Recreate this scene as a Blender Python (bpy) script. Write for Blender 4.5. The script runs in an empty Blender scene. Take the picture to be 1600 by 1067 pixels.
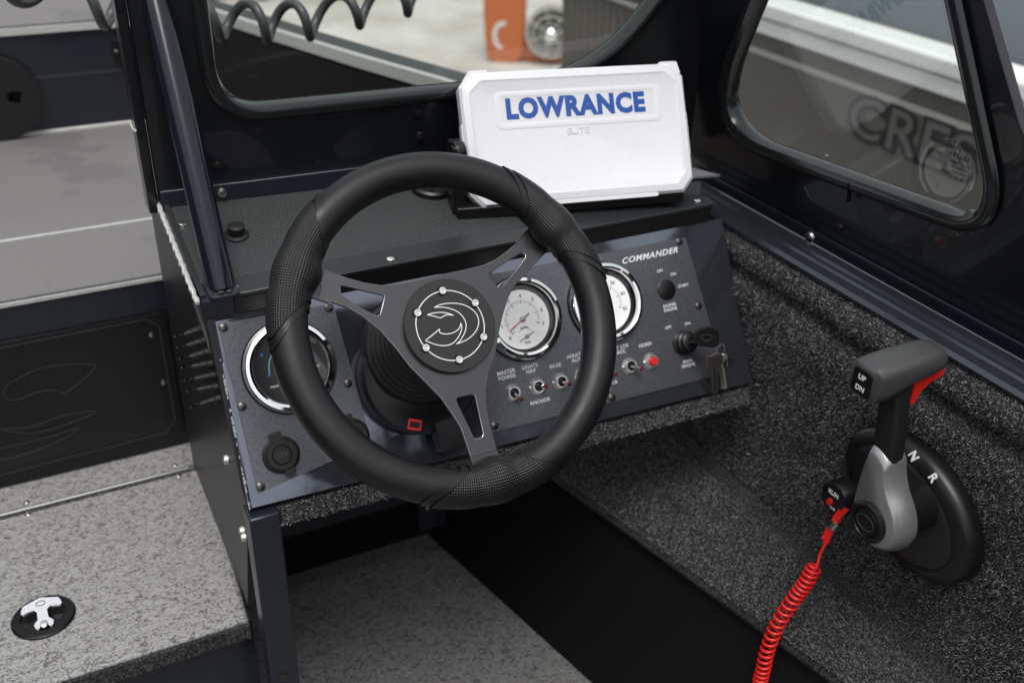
import bpy, bmesh, math, random
from mathutils import Matrix, Vector
random.seed(7)
PI = math.pi
scene = bpy.context.scene
COL = scene.collection

# ---------------------------------------------------------------- camera
cd = bpy.data.cameras.new('camera'); cam = bpy.data.objects.new('camera', cd); COL.objects.link(cam)
right = Vector((0.89210253, -0.45125167, 0.02291295))
down = Vector((-0.20735012, -0.45392287, -0.86657946))
fwd = Vector((0.40144614, 0.76832672, -0.49851283))
M = Matrix.Identity(4)
for i in range(3):
    M[i][0] = right[i]; M[i][1] = -down[i]; M[i][2] = -fwd[i]
M.translation = (-0.33586529, -0.7916693, 0.48029076)
cam.matrix_world = M
cd.sensor_width = 36; cd.lens = 1575 / 1600 * 36
cd.clip_start = 0.02; cd.clip_end = 500
cd.dof.use_dof = True; cd.dof.focus_distance = 1.03; cd.dof.aperture_fstop = 4.5
scene.camera = cam
scene.cycles.max_bounces = 6; scene.cycles.diffuse_bounces = 3; scene.cycles.glossy_bounces = 4; scene.cycles.transparent_max_bounces = 8

# ---------------------------------------------------------------- light (overcast day)
world = bpy.data.worlds.new('World'); scene.world = world; world.use_nodes = True
nt = world.node_tree; nt.nodes.clear()
out = nt.nodes.new('ShaderNodeOutputWorld'); bg = nt.nodes.new('ShaderNodeBackground')
sky = nt.nodes.new('ShaderNodeTexSky'); sky.sky_type = 'NISHITA'; sky.sun_disc = False
SUN_EL, SUN_AZ = math.radians(68), math.radians(205)
sky.sun_elevation = SUN_EL; sky.sun_rotation = SUN_AZ
sky.air_density = 1.0; sky.dust_density = 4.0; sky.ozone_density = 1.0
hs = nt.nodes.new('ShaderNodeHueSaturation'); hs.inputs['Saturation'].default_value = 0.35
nt.links.new(sky.outputs[0], hs.inputs['Color']); cl = nt.nodes.new('ShaderNodeMixRGB'); cl.inputs[0].default_value = .65; cl.inputs[2].default_value = (6.2, 6.35, 6.6, 1)   # even cloud layer
nt.links.new(hs.outputs[0], cl.inputs[1]); nt.links.new(cl.outputs[0], bg.inputs['Color'])
bg.inputs['Strength'].default_value = 0.125
nt.links.new(bg.outputs[0], out.inputs['Surface'])
sd = bpy.data.lights.new('sun', 'SUN'); sd.energy = 1.4; sd.angle = math.radians(28); sd.color = (1, 0.97, 0.93)
sun = bpy.data.objects.new('sun', sd); COL.objects.link(sun)
dirv = Vector((math.sin(SUN_AZ) * math.cos(SUN_EL), math.cos(SUN_AZ) * math.cos(SUN_EL), math.sin(SUN_EL)))
sun.rotation_euler = dirv.to_track_quat('Z', 'Y').to_euler()
vs = scene.view_settings
vs.view_transform = 'Standard'; vs.look = 'None'; vs.exposure = 0.5; vs.gamma = 1.0; vs.use_curve_mapping = False

# ---------------------------------------------------------------- materials
def mat(name, color=(.5, .5, .5), rough=.5, metal=0., coat=0., spec=.5, coat_rough=.03):
    m = bpy.data.materials.new(name); m.use_nodes = True
    b = m.node_tree.nodes['Principled BSDF']
    b.inputs['Base Color'].default_value = (*color, 1); b.inputs['Roughness'].default_value = rough
    b.inputs['Metallic'].default_value = metal; b.inputs['Coat Weight'].default_value = coat
    b.inputs['Coat Roughness'].default_value = coat_rough
    b.inputs['Specular IOR Level'].default_value = spec
    return m
def N(m, t, **kw):
    n = m.node_tree.nodes.new(t)
    for k, v in kw.items():
        if k in n.inputs: n.inputs[k].default_value = v
        else: setattr(n, k, v)
    return n
def L(m, a, b): m.node_tree.links.new(a, b)
def bsdf(m): return m.node_tree.nodes['Principled BSDF']
def coords(m, scale=(1, 1, 1), out='Object', rot=(0, 0, 0)):
    tc = N(m, 'ShaderNodeTexCoord'); mp = N(m, 'ShaderNodeMapping')
    mp.inputs['Scale'].default_value = scale; mp.inputs['Rotation'].default_value = rot
    L(m, tc.outputs[out], mp.inputs['Vector']); return mp.outputs[0]
def noise(m, vec, scale, detail=2, rough=.5, dist=0.):
    n = N(m, 'ShaderNodeTexNoise', Scale=scale, Detail=detail, Roughness=rough, Distortion=dist); L(m, vec, n.inputs['Vector']); return n.outputs['Fac']
def ramp(m, fac, stops):
    r = N(m, 'ShaderNodeValToRGB'); e = r.color_ramp.elements
    while len(e) < len(stops): e.new(.5)
    for i, (p, c) in enumerate(stops): e[i].position = p; e[i].color = (*c, 1) if len(c) == 3 else c
    L(m, fac, r.inputs[0]); return r.outputs[0]
def bump(m, h, dist=.001, strength=1.):
    b = N(m, 'ShaderNodeBump', Strength=strength, Distance=dist); L(m, h, b.inputs['Height']); L(m, b.outputs[0], bsdf(m).inputs['Normal']); return b
def grey(v): return (v, v, v)

PAINT = mat('navy_metallic_paint', (.165, .18, .215), .10, .88, 0)
v = coords(PAINT); bump(PAINT, noise(PAINT, v, 25, 2), .0012, .18)
L(PAINT, ramp(PAINT, noise(PAINT, v, 18, 5, .7), [(.35, grey(.06)), (.75, grey(.18))]), bsdf(PAINT).inputs['Roughness'])
NAVY = mat('navy_satin_paint', (.008, .011, .018), .34, .0, .25)
v = coords(NAVY); L(NAVY, ramp(NAVY, noise(NAVY, v, 14, 5, .7), [(.3, grey(.26)), (.75, grey(.5))]), bsdf(NAVY).inputs['Roughness'])
BLACKP = mat('black_bulkhead_paint', (.004, .005, .007), .30, 0, .45, .4)
POWDER = mat('black_powdercoat', (.016, .018, .019), .42)
v = coords(POWDER); h = noise(POWDER, v, 520, 2); bump(POWDER, h, .0009, .8)
L(POWDER, ramp(POWDER, h, [(.35, (.013, .015, .016)), (.68, (.055, .062, .062))]), bsdf(POWDER).inputs['Base Color'])
LIPM = mat('lip_satin_black', (.02, .023, .025), .33)
bump(LIPM, noise(LIPM, coords(LIPM), 900, 1), .0003, .4)
PLATE = mat('instrument_plate_grain', (.05, .052, .058), .30, .6)
v = coords(PLATE); h = noise(PLATE, v, 900, 2); bump(PLATE, h, .0004, .3)
L(PLATE, ramp(PLATE, h, [(.35, (.085, .09, .10)), (.65, (.15, .158, .175))]), bsdf(PLATE).inputs['Base Color'])
LEATHER = mat('black_leather', (.007, .007, .008), .42, spec=.38)
vo = N(LEATHER, 'ShaderNodeTexVoronoi', Scale=900.); L(LEATHER, coords(LEATHER), vo.inputs['Vector']); bump(LEATHER, vo.outputs['Distance'], .0004, .35)
SMOOTHRUB = mat('smooth_black_vinyl', (.007, .007, .008), .36, spec=.38)
L(LEATHER, ramp(LEATHER, noise(LEATHER, coords(LEATHER), 16, 4, .6), [(.35, grey(.30)), (.7, grey(.50))]), bsdf(LEATHER).inputs['Roughness'])
CARBON = mat('dimpled_grip', (.006, .006, .007), .36, spec=.38)
uvn = N(CARBON, 'ShaderNodeUVMap'); sp = N(CARBON, 'ShaderNodeSeparateXYZ'); L(CARBON, uvn.outputs[0], sp.inputs[0])
def mth(m, op, a, b=None):
    n = N(m, 'ShaderNodeMath', operation=op)
    for i, x in enumerate((a, b)):
        if x is None: continue
        if isinstance(x, (int, float)): n.inputs[i].default_value = x
        else: L(m, x, n.inputs[i])
    return n.outputs[0]
k = 2 * PI / .0046
s1 = mth(CARBON, 'SINE', mth(CARBON, 'MULTIPLY', mth(CARBON, 'ADD', sp.outputs[0], sp.outputs[1]), k))
s2 = mth(CARBON, 'SINE', mth(CARBON, 'MULTIPLY', mth(CARBON, 'SUBTRACT', sp.outputs[0], sp.outputs[1]), k))
bump(CARBON, mth(CARBON, 'MULTIPLY', s1, s2), .0006, .55)
PLASTIC = mat('black_plastic', (.006, .006, .007), .35, spec=.38)
RUBBER = mat('black_rubber', (.009, .009, .009), .5, spec=.38)
GREYPL = mat('charcoal_grip_plastic', (.045, .046, .047), .45)
bump(GREYPL, noise(GREYPL, coords(GREYPL), 1200, 1), .0003, .4)
BRUSH = mat('brushed_gunmetal', (.076, .076, .080), .30, .88)
v = coords(BRUSH, (12, 900, 900)); h = noise(BRUSH, v, 1, 3); bump(BRUSH, h, .0002, .35)
ANOD = mat('black_anodised', (.018, .016, .015), .38, .3)
CHROME = mat('chrome', (.85, .85, .85), .06, 1.)
STEEL = mat('stainless', (.62, .61, .59), .25, 1.)
DARKSTEEL = mat('black_oxide_screw', (.09, .085, .075), .3, .9)
SILVER = mat('silver_painted', (.33, .33, .335), .34, .7)
WHITE = mat('white_plastic', (.665, .665, .69), .32)
v = coords(WHITE); L(WHITE, ramp(WHITE, noise(WHITE, v, 22, 5, .7), [(.35, grey(.22)), (.7, grey(.42))]), bsdf(WHITE).inputs['Roughness'])
BLUE = mat('blue_print', (.003, .060, .30), .35)
WPRINT = mat('white_print', (.72, .73, .74), .5)
RED = mat('red_plastic', (.62, .018, .014), .3)
REDW = mat('red_lanyard', (.72, .02, .016), .28)
DIALW = mat('dial_white', (.93, .93, .92), .4)
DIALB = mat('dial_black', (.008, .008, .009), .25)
DIALTXT = mat('dial_print', (.04, .04, .045), .5)
BLUEL = mat('screen_blue', (.03, .22, .6), .4)
BRASS = mat('key_nickel', (.42, .40, .37), .28, 1.)
WELD = mat('bare_weld_edge', (.55, .55, .53), .5, .3)
bump(WELD, noise(WELD, coords(WELD), 300, 3), .002, 1)
def carpet(name, lo, hi):
    m = mat(name, lo, .95, spec=.15); v = coords(m)
    a = noise(m, v, 400, 3, .8); b = noise(m, v, 25, 3)
    mx = mth(m, 'ADD', a, mth(m, 'MULTIPLY', mth(m, 'SUBTRACT', b, .5), .12))
    L(m, ramp(m, mx, [(.36, lo), (.53, tuple(x + (y - x) * .27 for x, y in zip(lo, hi))), (.72, hi)]), bsdf(m).inputs['Base Color'])
    bump(m, noise(m, v, 420, 3, .8), .006, 1.)
    return m
CARPET = carpet('charcoal_carpet', (.010, .010, .011), (.22, .22, .225))
BLACKWALL = mat('black_kick_panel', (.004, .004, .005), .6, spec=.2)
def vinyl(name, lo, hi, stops=(.40, .52)):
    m = mat(name, hi, .55); v = coords(m, (1, 1.5, 1), rot=(0, 0, .35))
    n = noise(m, v, 135, 3, .6, 1.8); f = noise(m, coords(m), 900, 2)
    base = ramp(m, n, [(stops[0], lo), (stops[1], hi)])
    mx = N(m, 'ShaderNodeMixRGB', blend_type='MULTIPLY'); mx.inputs[0].default_value = .5
    L(m, base, mx.inputs[1]); L(m, ramp(m, f, [(.3, grey(.6)), (.7, grey(1.2))]), mx.inputs[2]); L(m, mx.outputs[0], bsdf(m).inputs['Base Color'])
    bump(m, n, .0012, .5); return m
VINYL = vinyl('speckled_vinyl', (.105, .10, .092), (.325, .322, .315))
def stained(name, dry, wet):
    m = mat(name, dry, .6); v = coords(m)
    st = ramp(m, noise(m, v, 5.5, 4, .55), [(.57, dry), (.60, wet)])
    f = noise(m, v, 500, 2)
    mx = N(m, 'ShaderNodeMixRGB', blend_type='MULTIPLY'); mx.inputs[0].default_value = .4
    L(m, st, mx.inputs[1]); L(m, ramp(m, f, [(.3, grey(.7)), (.7, grey(1.2))]), mx.inputs[2]); L(m, mx.outputs[0], bsdf(m).inputs['Base Color'])
    bump(m, f, .0005, .4); return m
BENCH = stained('grey_marine_vinyl', (.155, .147, .143), (.128, .123, .120))
def glass(name, tint, refl=1.0):
    m = bpy.data.materials.new(name); m.use_nodes = True; t = m.node_tree; t.nodes.clear()
    o = t.nodes.new('ShaderNodeOutputMaterial'); mix = t.nodes.new('ShaderNodeMixShader')
    tr = t.nodes.new('ShaderNodeBsdfTransparent'); gl = t.nodes.new('ShaderNodeBsdfGlossy'); fr = t.nodes.new('ShaderNodeFresnel')
    tr.inputs[0].default_value = (*tint, 1); gl.inputs['Roughness'].default_value = .01; gl.inputs[0].default_value = (refl, refl, refl, 1)
    fr.inputs[0].default_value = 1.5
    ge = t.nodes.new('ShaderNodeNewGeometry'); sb = t.nodes.new('ShaderNodeMath'); sb.operation = 'SUBTRACT'; sb.inputs[0].default_value = 1.
    mu = t.nodes.new('ShaderNodeMath'); mu.operation = 'MULTIPLY'      # the inner faces of the sheet add no total reflection
    t.links.new(ge.outputs['Backfacing'], sb.inputs[1]); t.links.new(sb.outputs[0], mu.inputs[0]); t.links.new(fr.outputs[0], mu.inputs[1])
    t.links.new(mu.outputs[0], mix.inputs[0]); t.links.new(tr.outputs[0], mix.inputs[1]); t.links.new(gl.outputs[0], mix.inputs[2]); t.links.new(mix.outputs[0], o.inputs[0])
    return m
GLASS = glass('window_glass', (.91, .94, .92))
GAUGEGL = glass('gauge_glass', (.97, .97, .97))
GASKET = mat('window_gasket', (.010, .012, .013), .17)
CONC = mat('pale_paving', (.42, .39, .36), .9); v = coords(CONC)
L(CONC, ramp(CONC, noise(CONC, v, 1.3, 5, .6), [(.35, (.42, .385, .35)), (.65, (.60, .575, .55))]), bsdf(CONC).inputs['Base Color'])
PONT = mat('taupe_hull_panel', (.105, .095, .088), .35, .2)
PWHITE = mat('brushed_aluminium_rail', (.85, .86, .86), .4, .1)
PSTRIPE = mat('cream_stripe', (.4, .38, .35), .5)
PDARK = mat('dark_letter', (.010, .010, .010), .5)
PFILL = mat('grey_letter_fill', (.105, .097, .091), .5)
COVER = mat('slate_boat_cover', (.10, .12, .135), .7)
ORANGE = mat('orange_paint', (.55, .15, .05), .45)
PLEAT = mat('taupe_canvas', (.16, .145, .13), .85)

# ---------------------------------------------------------------- builders
WM = {}
def place(o, name_parent, Mw):
    o.parent = name_parent
    if name_parent is None: o.matrix_basis = Mw
    else: o.matrix_basis = WM[name_parent.name].inverted() @ Mw
    WM[o.name] = Mw.copy()
def thing(name, label, cat, loc=(0, 0, 0), group=None):
    o = bpy.data.objects.new(name, None); COL.objects.link(o); o.empty_display_size = .03
    place(o, None, Matrix.Translation(loc)); tag(o, label, cat, group); return o
def tag(o, label, cat, group=None, kind=None):
    o['label'] = label; o['category'] = cat
    if group: o['group'] = group
    if kind: o['kind'] = kind
    return o
def struct(o): o['kind'] = 'structure'; return o
I4 = Matrix.Identity(4)
def obj(name, bm, m, parent=None, Mw=I4, smooth=35, bevel=0, seg=2):
    bmesh.ops.recalc_face_normals(bm, faces=bm.faces)
    me = bpy.data.meshes.new(name); bm.to_mesh(me); bm.free()
    me.materials.append(m)
    if smooth is not None:
        me.polygons.foreach_set('use_smooth', [True] * len(me.polygons)); me.set_sharp_from_angle(angle=math.radians(smooth))
    o = bpy.data.objects.new(name, me); COL.objects.link(o); place(o, parent, Mw)
    if bevel:
        b = o.modifiers.new('bevel', 'BEVEL'); b.width = bevel; b.segments = seg; b.limit_method = 'ANGLE'; b.angle_limit = math.radians(40)
        b.harden_normals = False
    return o
def copy_obj(o, parent, Mw):
    c = o.copy(); COL.objects.link(c); place(c, parent, Mw); return c
def frame(O, U, V):
    U = Vector(U).normalized(); V = Vector(V); V = (V - U * U.dot(V)).normalized(); W = U.cross(V)
    m = Matrix.Identity(4)
    for i in range(3): m[i][0] = U[i]; m[i][1] = V[i]; m[i][2] = W[i]
    m.translation = O; return m
def T(*a): return Matrix.Translation(a)
def bm_box(x0, x1, y0, y1, z0, z1, bm=None):
    bm = bm or bmesh.new()
    vs_ = [bm.verts.new(p) for p in ((x0, y0, z0), (x1, y0, z0), (x1, y1, z0), (x0, y1, z0), (x0, y0, z1), (x1, y0, z1), (x1, y1, z1), (x0, y1, z1))]
    for f in ((3, 2, 1, 0), (4, 5, 6, 7), (0, 1, 5, 4), (1, 2, 6, 5), (2, 3, 7, 6), (3, 0, 4, 7)): bm.faces.new([vs_[i] for i in f])
    return bm
def bm_prism(outer, z0, z1, holes=(), bm=None):
    bm = bm or bmesh.new(); ed = []; loops = []
    for lp in (outer, *holes):
        vv = [bm.verts.new((p[0], p[1], z0)) for p in lp]; loops.append(vv)
        for i in range(len(vv)): ed.append(bm.edges.new((vv[i], vv[(i + 1) % len(vv)])))
    r = bmesh.ops.triangle_fill(bm, use_beauty=True, use_dissolve=False, edges=ed)
    fs = [g for g in r['geom'] if isinstance(g, bmesh.types.BMFace)]
    vmap = {}
    for vv in loops:
        for v_ in vv: vmap[v_] = bm.verts.new((v_.co.x, v_.co.y, z1))
    for f in fs: bm.faces.new([vmap[v_] for v_ in reversed(f.verts)])
    for vv in loops:
        for i in range(len(vv)):
            a, b = vv[i], vv[(i + 1) % len(vv)]; bm.faces.new((a, b, vmap[b], vmap[a]))
    return bm
def bm_lathe(prof, n=48, bm=None, sx=1., sy=1., cx=0., cy=0.):
    """prof: list of (r, z) about the local Z axis"""
    bm = bm or bmesh.new(); rings = []
    for r, z in prof:
        if r < 1e-6: rings.append([bm.verts.new((cx, cy, z))])
        else: rings.append([bm.verts.new((cx + sx * r * math.cos(2 * PI * i / n), cy + sy * r * math.sin(2 * PI * i / n), z)) for i in range(n)])
    for a, b in zip(rings, rings[1:]):
        if len(a) == 1 and len(b) == 1: continue
        for i in range(n):
            j = (i + 1) % n
            if len(a) == 1: bm.faces.new((a[0], b[i], b[j]))
            elif len(b) == 1: bm.faces.new((a[i], a[j], b[0]))
            else: bm.faces.new((a[i], a[j], b[j], b[i]))
    return bm
def bm_tube(pts, r, n=10, closed=False, bm=None, cap=True):
    bm = bm or bmesh.new(); pts = [Vector(p) for p in pts]; rings = []; m_ = len(pts)
    rr = r if isinstance(r, (list, tuple)) else [r] * m_
    up = None
    for i, p in enumerate(pts):
        if closed: d = pts[(i + 1) % m_] - pts[i - 1]
        else: d = pts[min(i + 1, m_ - 1)] - pts[max(i - 1, 0)]
        d.normalize()
        if up is None:
            up = Vector((0, 0, 1)) if abs(d.z) < .9 else Vector((1, 0, 0))
        up = (up - d * up.dot(d)).normalized(); s = d.cross(up)
        rings.append([bm.verts.new(p + rr[i] * (math.cos(2 * PI * k_ / n) * up + math.sin(2 * PI * k_ / n) * s)) for k_ in range(n)])
    rng = range(m_) if closed else range(m_ - 1)
    for i in rng:
        a, b = rings[i], rings[(i + 1) % m_]
        for k_ in range(n): bm.faces.new((a[k_], a[(k_ + 1) % n], b[(k_ + 1) % n], b[k_]))
    if cap and not closed: bm.faces.new(rings[0][::-1]); bm.faces.new(rings[-1])
    return bm
def bm_stroke(pts, w, z0, z1, closed=True, bm=None):
    """flat raised line along a 2D polyline"""
    bm = bm or bmesh.new(); n = len(pts); P_ = [Vector(p) for p in pts]; rows = []
    for i in range(n):
        a = P_[i - 1] if (closed or i) else P_[i]; b = P_[(i + 1) % n] if (closed or i < n - 1) else P_[i]
        d1 = (P_[i] - a); d2 = (b - P_[i])
        d1 = d1.normalized() if d1.length > 1e-9 else d2.normalized(); d2 = d2.normalized() if d2.length > 1e-9 else d1
        t_ = (d1 + d2); t_ = t_.normalized() if t_.length > .3 else d1
        nrm = Vector((-t_.y, t_.x)) * w / 2
        rows.append([bm.verts.new((*(P_[i] + nrm), z1)), bm.verts.new((*(P_[i] - nrm), z1)), bm.verts.new((*(P_[i] - nrm), z0)), bm.verts.new((*(P_[i] + nrm), z0))])
    for i in range(n if closed else n - 1):
        a, b = rows[i], rows[(i + 1) % n]
        for k_ in range(4): bm.faces.new((a[k_], a[(k_ + 1) % 4], b[(k_ + 1) % 4], b[k_]))
    if not closed: bm.faces.new(rows[0]); bm.faces.new(rows[-1][::-1])
    return bm
def smooth_loop(pts, it=2):
    for _ in range(it):
        q = []
        for i in range(len(pts)):
            a, b = pts[i], pts[(i + 1) % len(pts)]
            q += [(a[0] * .75 + b[0] * .25, a[1] * .75 + b[1] * .25), (a[0] * .25 + b[0] * .75, a[1] * .25 + b[1] * .75)]
        pts = q
    return pts
def round_poly(pts, r, n=6):
    res = []; m_ = len(pts)
    for i in range(m_):
        p = Vector(pts[i]); a = Vector(pts[i - 1]) - p; b = Vector(pts[(i + 1) % m_]) - p
        rr = r[i] if isinstance(r, (list, tuple)) else r
        ang = a.angle(b); d = min(rr / math.tan(ang / 2), .45 * a.length, .45 * b.length)
        p0 = p + a.normalized() * d; p1 = p + b.normalized() * d
        for k_ in range(n + 1):
            t_ = k_ / n; q = p0 * (1 - t_) ** 2 + p * 2 * t_ * (1 - t_) + p1 * t_ ** 2; res.append((q.x, q.y))
    return res
def rrect(x0, x1, y0, y1, r, n=5): return round_poly([(x0, y0), (x1, y0), (x1, y1), (x0, y1)], r, n)
def bm_text(s, size, bold=0., shear=0., sx=1., depth=.0002, align='CENTER', space=1.):
    c = bpy.data.curves.new('t', 'FONT'); c.body = s; c.size = size; c.offset = bold; c.shear = shear; c.align_x = align; c.align_y = 'CENTER'
    c.extrude = depth; c.resolution_u = 3; c.space_character = space; c.space_line = .92
    o = bpy.data.objects.new('t', c); COL.objects.link(o)
    dg = bpy.context.evaluated_depsgraph_get(); dg.update()
    me = bpy.data.meshes.new_from_object(o.evaluated_get(dg))
    bm = bmesh.new(); bm.from_mesh(me)
    for v_ in bm.verts: v_.co.x *= sx
    bpy.data.objects.remove(o); bpy.data.curves.remove(c); bpy.data.meshes.remove(me); return bm
def text(s, size, M_, m, parent, name='lettering', **kw): return obj(name, bm_text(s, size, **kw), m, parent, M_, smooth=None)

# ---------------------------------------------------------------- ground and surroundings
g = obj('ground', bm_box(-120, 120, -120, 160, -1.7, -1.5), CONC); struct(g)

# ---------------------------------------------------------------- boat shell (setting)
FZ = -.65
def fx(y): return .245 - .226 * y          # floor edge
def lx(y): return .317 - .231 * y          # ledge inner edge
bm = bmesh.new()
ys = [-3.2, -1.6, -.6, 0, .6]
a = [bm.verts.new((-1.6, y, FZ)) for y in ys]; b = [bm.verts.new((fx(y) + .05, y, FZ)) for y in ys]
for i in range(4): bm.faces.new((a[i], b[i], b[i + 1], a[i + 1]))
r = bmesh.ops.extrude_face_region(bm, geom=bm.faces[:]); bmesh.ops.translate(bm, vec=(0, 0, -.04), verts=[e for e in r['geom'] if isinstance(e, bmesh.types.BMVert)])
struct(obj('floor', bm, vinyl('floor_vinyl', (.045, .044, .042), (.175, .172, .168)), smooth=None))

hull = thing('hull_side', 'carpeted starboard hull side with padded rolls below the gunwale trim', 'hull side', (.45, 0, FZ))
prof = [(x + .010, z) for x, z in [(.476, -.034), (.462, -.037), (.451, -.044), (.447, -.054), (.451, -.066), (.462, -.073), (.466, -.078), (.458, -.083), (.446, -.090), (.442, -.103), (.444, -.122), (.449, -.16), (.452, -.22), (.454, -.30), (.452, -.372)]]
def wall_piece(y0, y1, off, name, tilt=0.):
    bm = bmesh.new(); rows = []
    n = max(2, int((y1 - y0) / .03))
    for i in range(n + 1):
        y = y0 + (y1 - y0) * i / n
        rows.append([bm.verts.new((x - off + .0012 * math.sin(y * 37 + z * 60), y, z)) for x, z in prof] + [bm.verts.new((.50, y, -.372)), bm.verts.new((.50, y, -.034))])
    for a, b in zip(rows, rows[1:]):
        for k_ in range(len(a)): bm.faces.new((a[k_], a[(k_ + 1) % len(a)], b[(k_ + 1) % len(a)], b[k_]))
    bm.faces.new(rows[0]); bm.faces.new(rows[-1][::-1])
    return obj(name, bm, CARPET, hull, smooth=60)
wall_piece(-3.2, -.068, .004, 'carpet_panel'); wall_piece(-.065, .45, 0, 'carpet_panel')
bm = bmesh.new(); rows = []
for i in range(82):
    y = -3.2 + i * .045; xi = lx(y)
    rows.append([bm.verts.new(p) for p in ((.456, y, -.366), (.44, y, -.383), ((.44 + xi) / 2, y, -.398 + .003 * math.sin(y * 21)), (xi + .012, y, -.413), (xi + .002, y, -.418), (xi, y, -.426), (xi + .006, y, -.436), (.48, y, -.436))])
for a, b in zip(rows, rows[1:]):
    for k_ in range(8): bm.faces.new((a[k_], a[(k_ + 1) % 8], b[(k_ + 1) % 8], b[k_]))
bm.faces.new(rows[0]); bm.faces.new(rows[-1][::-1])
obj('carpet_ledge', bm, CARPET, hull, smooth=60)
bm = bmesh.new(); rows = []
for i in range(82):
    y = -3.2 + i * .045
    rows.append([bm.verts.new(p) for p in ((lx(y) + .012, y, -.437), (fx(y) + .002, y, FZ + .002), (fx(y) + .06, y, FZ - .03), (lx(y) + .06, y, -.437))])
for a, b in zip(rows, rows[1:]):
    for k_ in range(4): bm.faces.new((a[k_], a[(k_ + 1) % 4], b[(k_ + 1) % 4], b[k_]))
bm.faces.new(rows[0]); bm.faces.new(rows[-1][::-1])
obj('kick_panel', bm, BLACKWALL, hull, smooth=30)

import numpy as np
rng = np.random.default_rng(3)
FIB = mat('carpet_fibre', (.1, .1, .1), .85, spec=.2)
an = N(FIB, 'ShaderNodeAttribute'); an.attribute_name = 'fibre'; L(FIB, an.outputs['Color'], bsdf(FIB).inputs['Base Color'])
def pile(parent, P_, Nn, name='carpet_pile', lmin=.0013, lmax=.0028, w=.00036):
    n = len(P_); rnd = rng.normal(size=(n, 3)); d = Nn * 1.0 + rnd * .55; d /= np.linalg.norm(d, axis=1)[:, None]
    side = np.cross(d, rng.normal(size=(n, 3))); side /= np.linalg.norm(side, axis=1)[:, None]
    ln_ = rng.uniform(lmin, lmax, n)[:, None]; bend = rng.normal(size=(n, 3)) * .45
    mid = P_ + d * ln_ * .55; tip = P_ + (d + bend) * ln_
    V_ = np.stack([P_ - side * w, P_ + side * w, mid + side * w * .9, mid - side * w * .9, tip + side * w * .5, tip - side * w * .5], 1).reshape(-1, 3)
    k_ = np.arange(n)[:, None] * 6
    F_ = np.concatenate([k_ + np.array([[0, 1, 2, 3]]), k_ + np.array([[3, 2, 4, 5]])], 1).reshape(-1, 4)
    me = bpy.data.meshes.new(name); me.vertices.add(len(V_)); me.vertices.foreach_set('co', V_.astype(np.float32).ravel())
    me.loops.add(F_.size); me.loops.foreach_set('vertex_index', F_.astype(np.int32).ravel())
    me.polygons.add(len(F_)); me.polygons.foreach_set('loop_start', np.arange(0, F_.size, 4, dtype=np.int32))
    me.update(calc_edges=True)
    g_ = np.where(rng.random(n) < .36, rng.uniform(.10, .40, n), rng.uniform(.012, .075, n))
    c_ = np.repeat(np.stack([g_, g_, g_ * 1.02, np.ones(n)], 1), 6, axis=0)
    at_ = me.color_attributes.new('fibre', 'FLOAT_COLOR', 'POINT'); at_.data.foreach_set('color', c_.astype(np.float32).ravel())
    me.materials.append(FIB); o = bpy.data.objects.new(name, me); COL.objects.link(o); place(o, parent, I4); o['kind'] = 'stuff'; return o
pr_ = np.array(prof); seg_ = np.diff(pr_, axis=0); sl_ = np.linalg.norm(seg_, axis=1); cum = np.concatenate([[0], np.cumsum(sl_)])
def wall_pts(n, y0, y1, off):
    t_ = rng.uniform(0, cum[-1], n); k_ = np.clip(np.searchsorted(cum, t_) - 1, 0, len(sl_) - 1); f_ = ((t_ - cum[k_]) / sl_[k_])[:, None]
    xz = pr_[k_] + seg_[k_] * f_; y = rng.uniform(y0, y1, n)
    nx = np.stack([seg_[k_][:, 1], np.zeros(n), -seg_[k_][:, 0]], 1) / sl_[k_][:, None]
    nx *= np.where(nx[:, :1] > 0, -1, 1)
    return np.stack([xz[:, 0] - off + .0012 * np.sin(y * 37 + xz[:, 1] * 60), y, xz[:, 1]], 1), nx
a_, an_ = wall_pts(210000, -.62, -.068, .004); b_, bn_ = wall_pts(84000, -.065, .16, 0)
yl = rng.uniform(-.45, .30, 130000); ff_ = rng.random(130000); xl = lx(yl) + .001 + (.44 - lx(yl)) * ff_
c_ = np.stack([xl, yl, -.416 + .033 * ff_ + .0032], 1); cn_ = np.tile([0, 0, 1.], (130000, 1)); cn_[:, 0] -= np.where(ff_ < .06, 1.0, 0)
pile(hull, np.concatenate([a_, b_, c_]), np.concatenate([an_, bn_, cn_]))

gun = thing('gunwale', 'dark ribbed gunwale trim along the starboard side', 'gunwale', (.5, 0, -.03))
gp = [(.466, -.036), (.464, -.030), (.468, -.026), (.478, -.025), (.480, -.028), (.486, -.028), (.488, -.025), (.492, -.025), (.494, -.028), (.498, -.028), (.500, -.024), (.512, -.023), (.514, -.031), (.520, -.031), (.520, -.05), (.476, -.05)]
bm = bmesh.new(); rows = [[bm.verts.new((x, y, z)) for x, z in gp] for y in (-3.2, .30)]
for k_ in range(len(gp)): bm.faces.new((rows[0][k_], rows[0][(k_ + 1) % len(gp)], rows[1][(k_ + 1) % len(gp)], rows[1][k_]))
bm.faces.new(rows[0]); bm.faces.new(rows[1][::-1])
TRIM = mat('gunwale_extrusion', (.06, .072, .085), .17, .7)
obj('trim', bm, TRIM, gun, smooth=25)
# outer hull skin
obj('outer_hull', bm_box(.521, .56, -3.2, .31, -.75, -.05), NAVY, gun)

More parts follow.
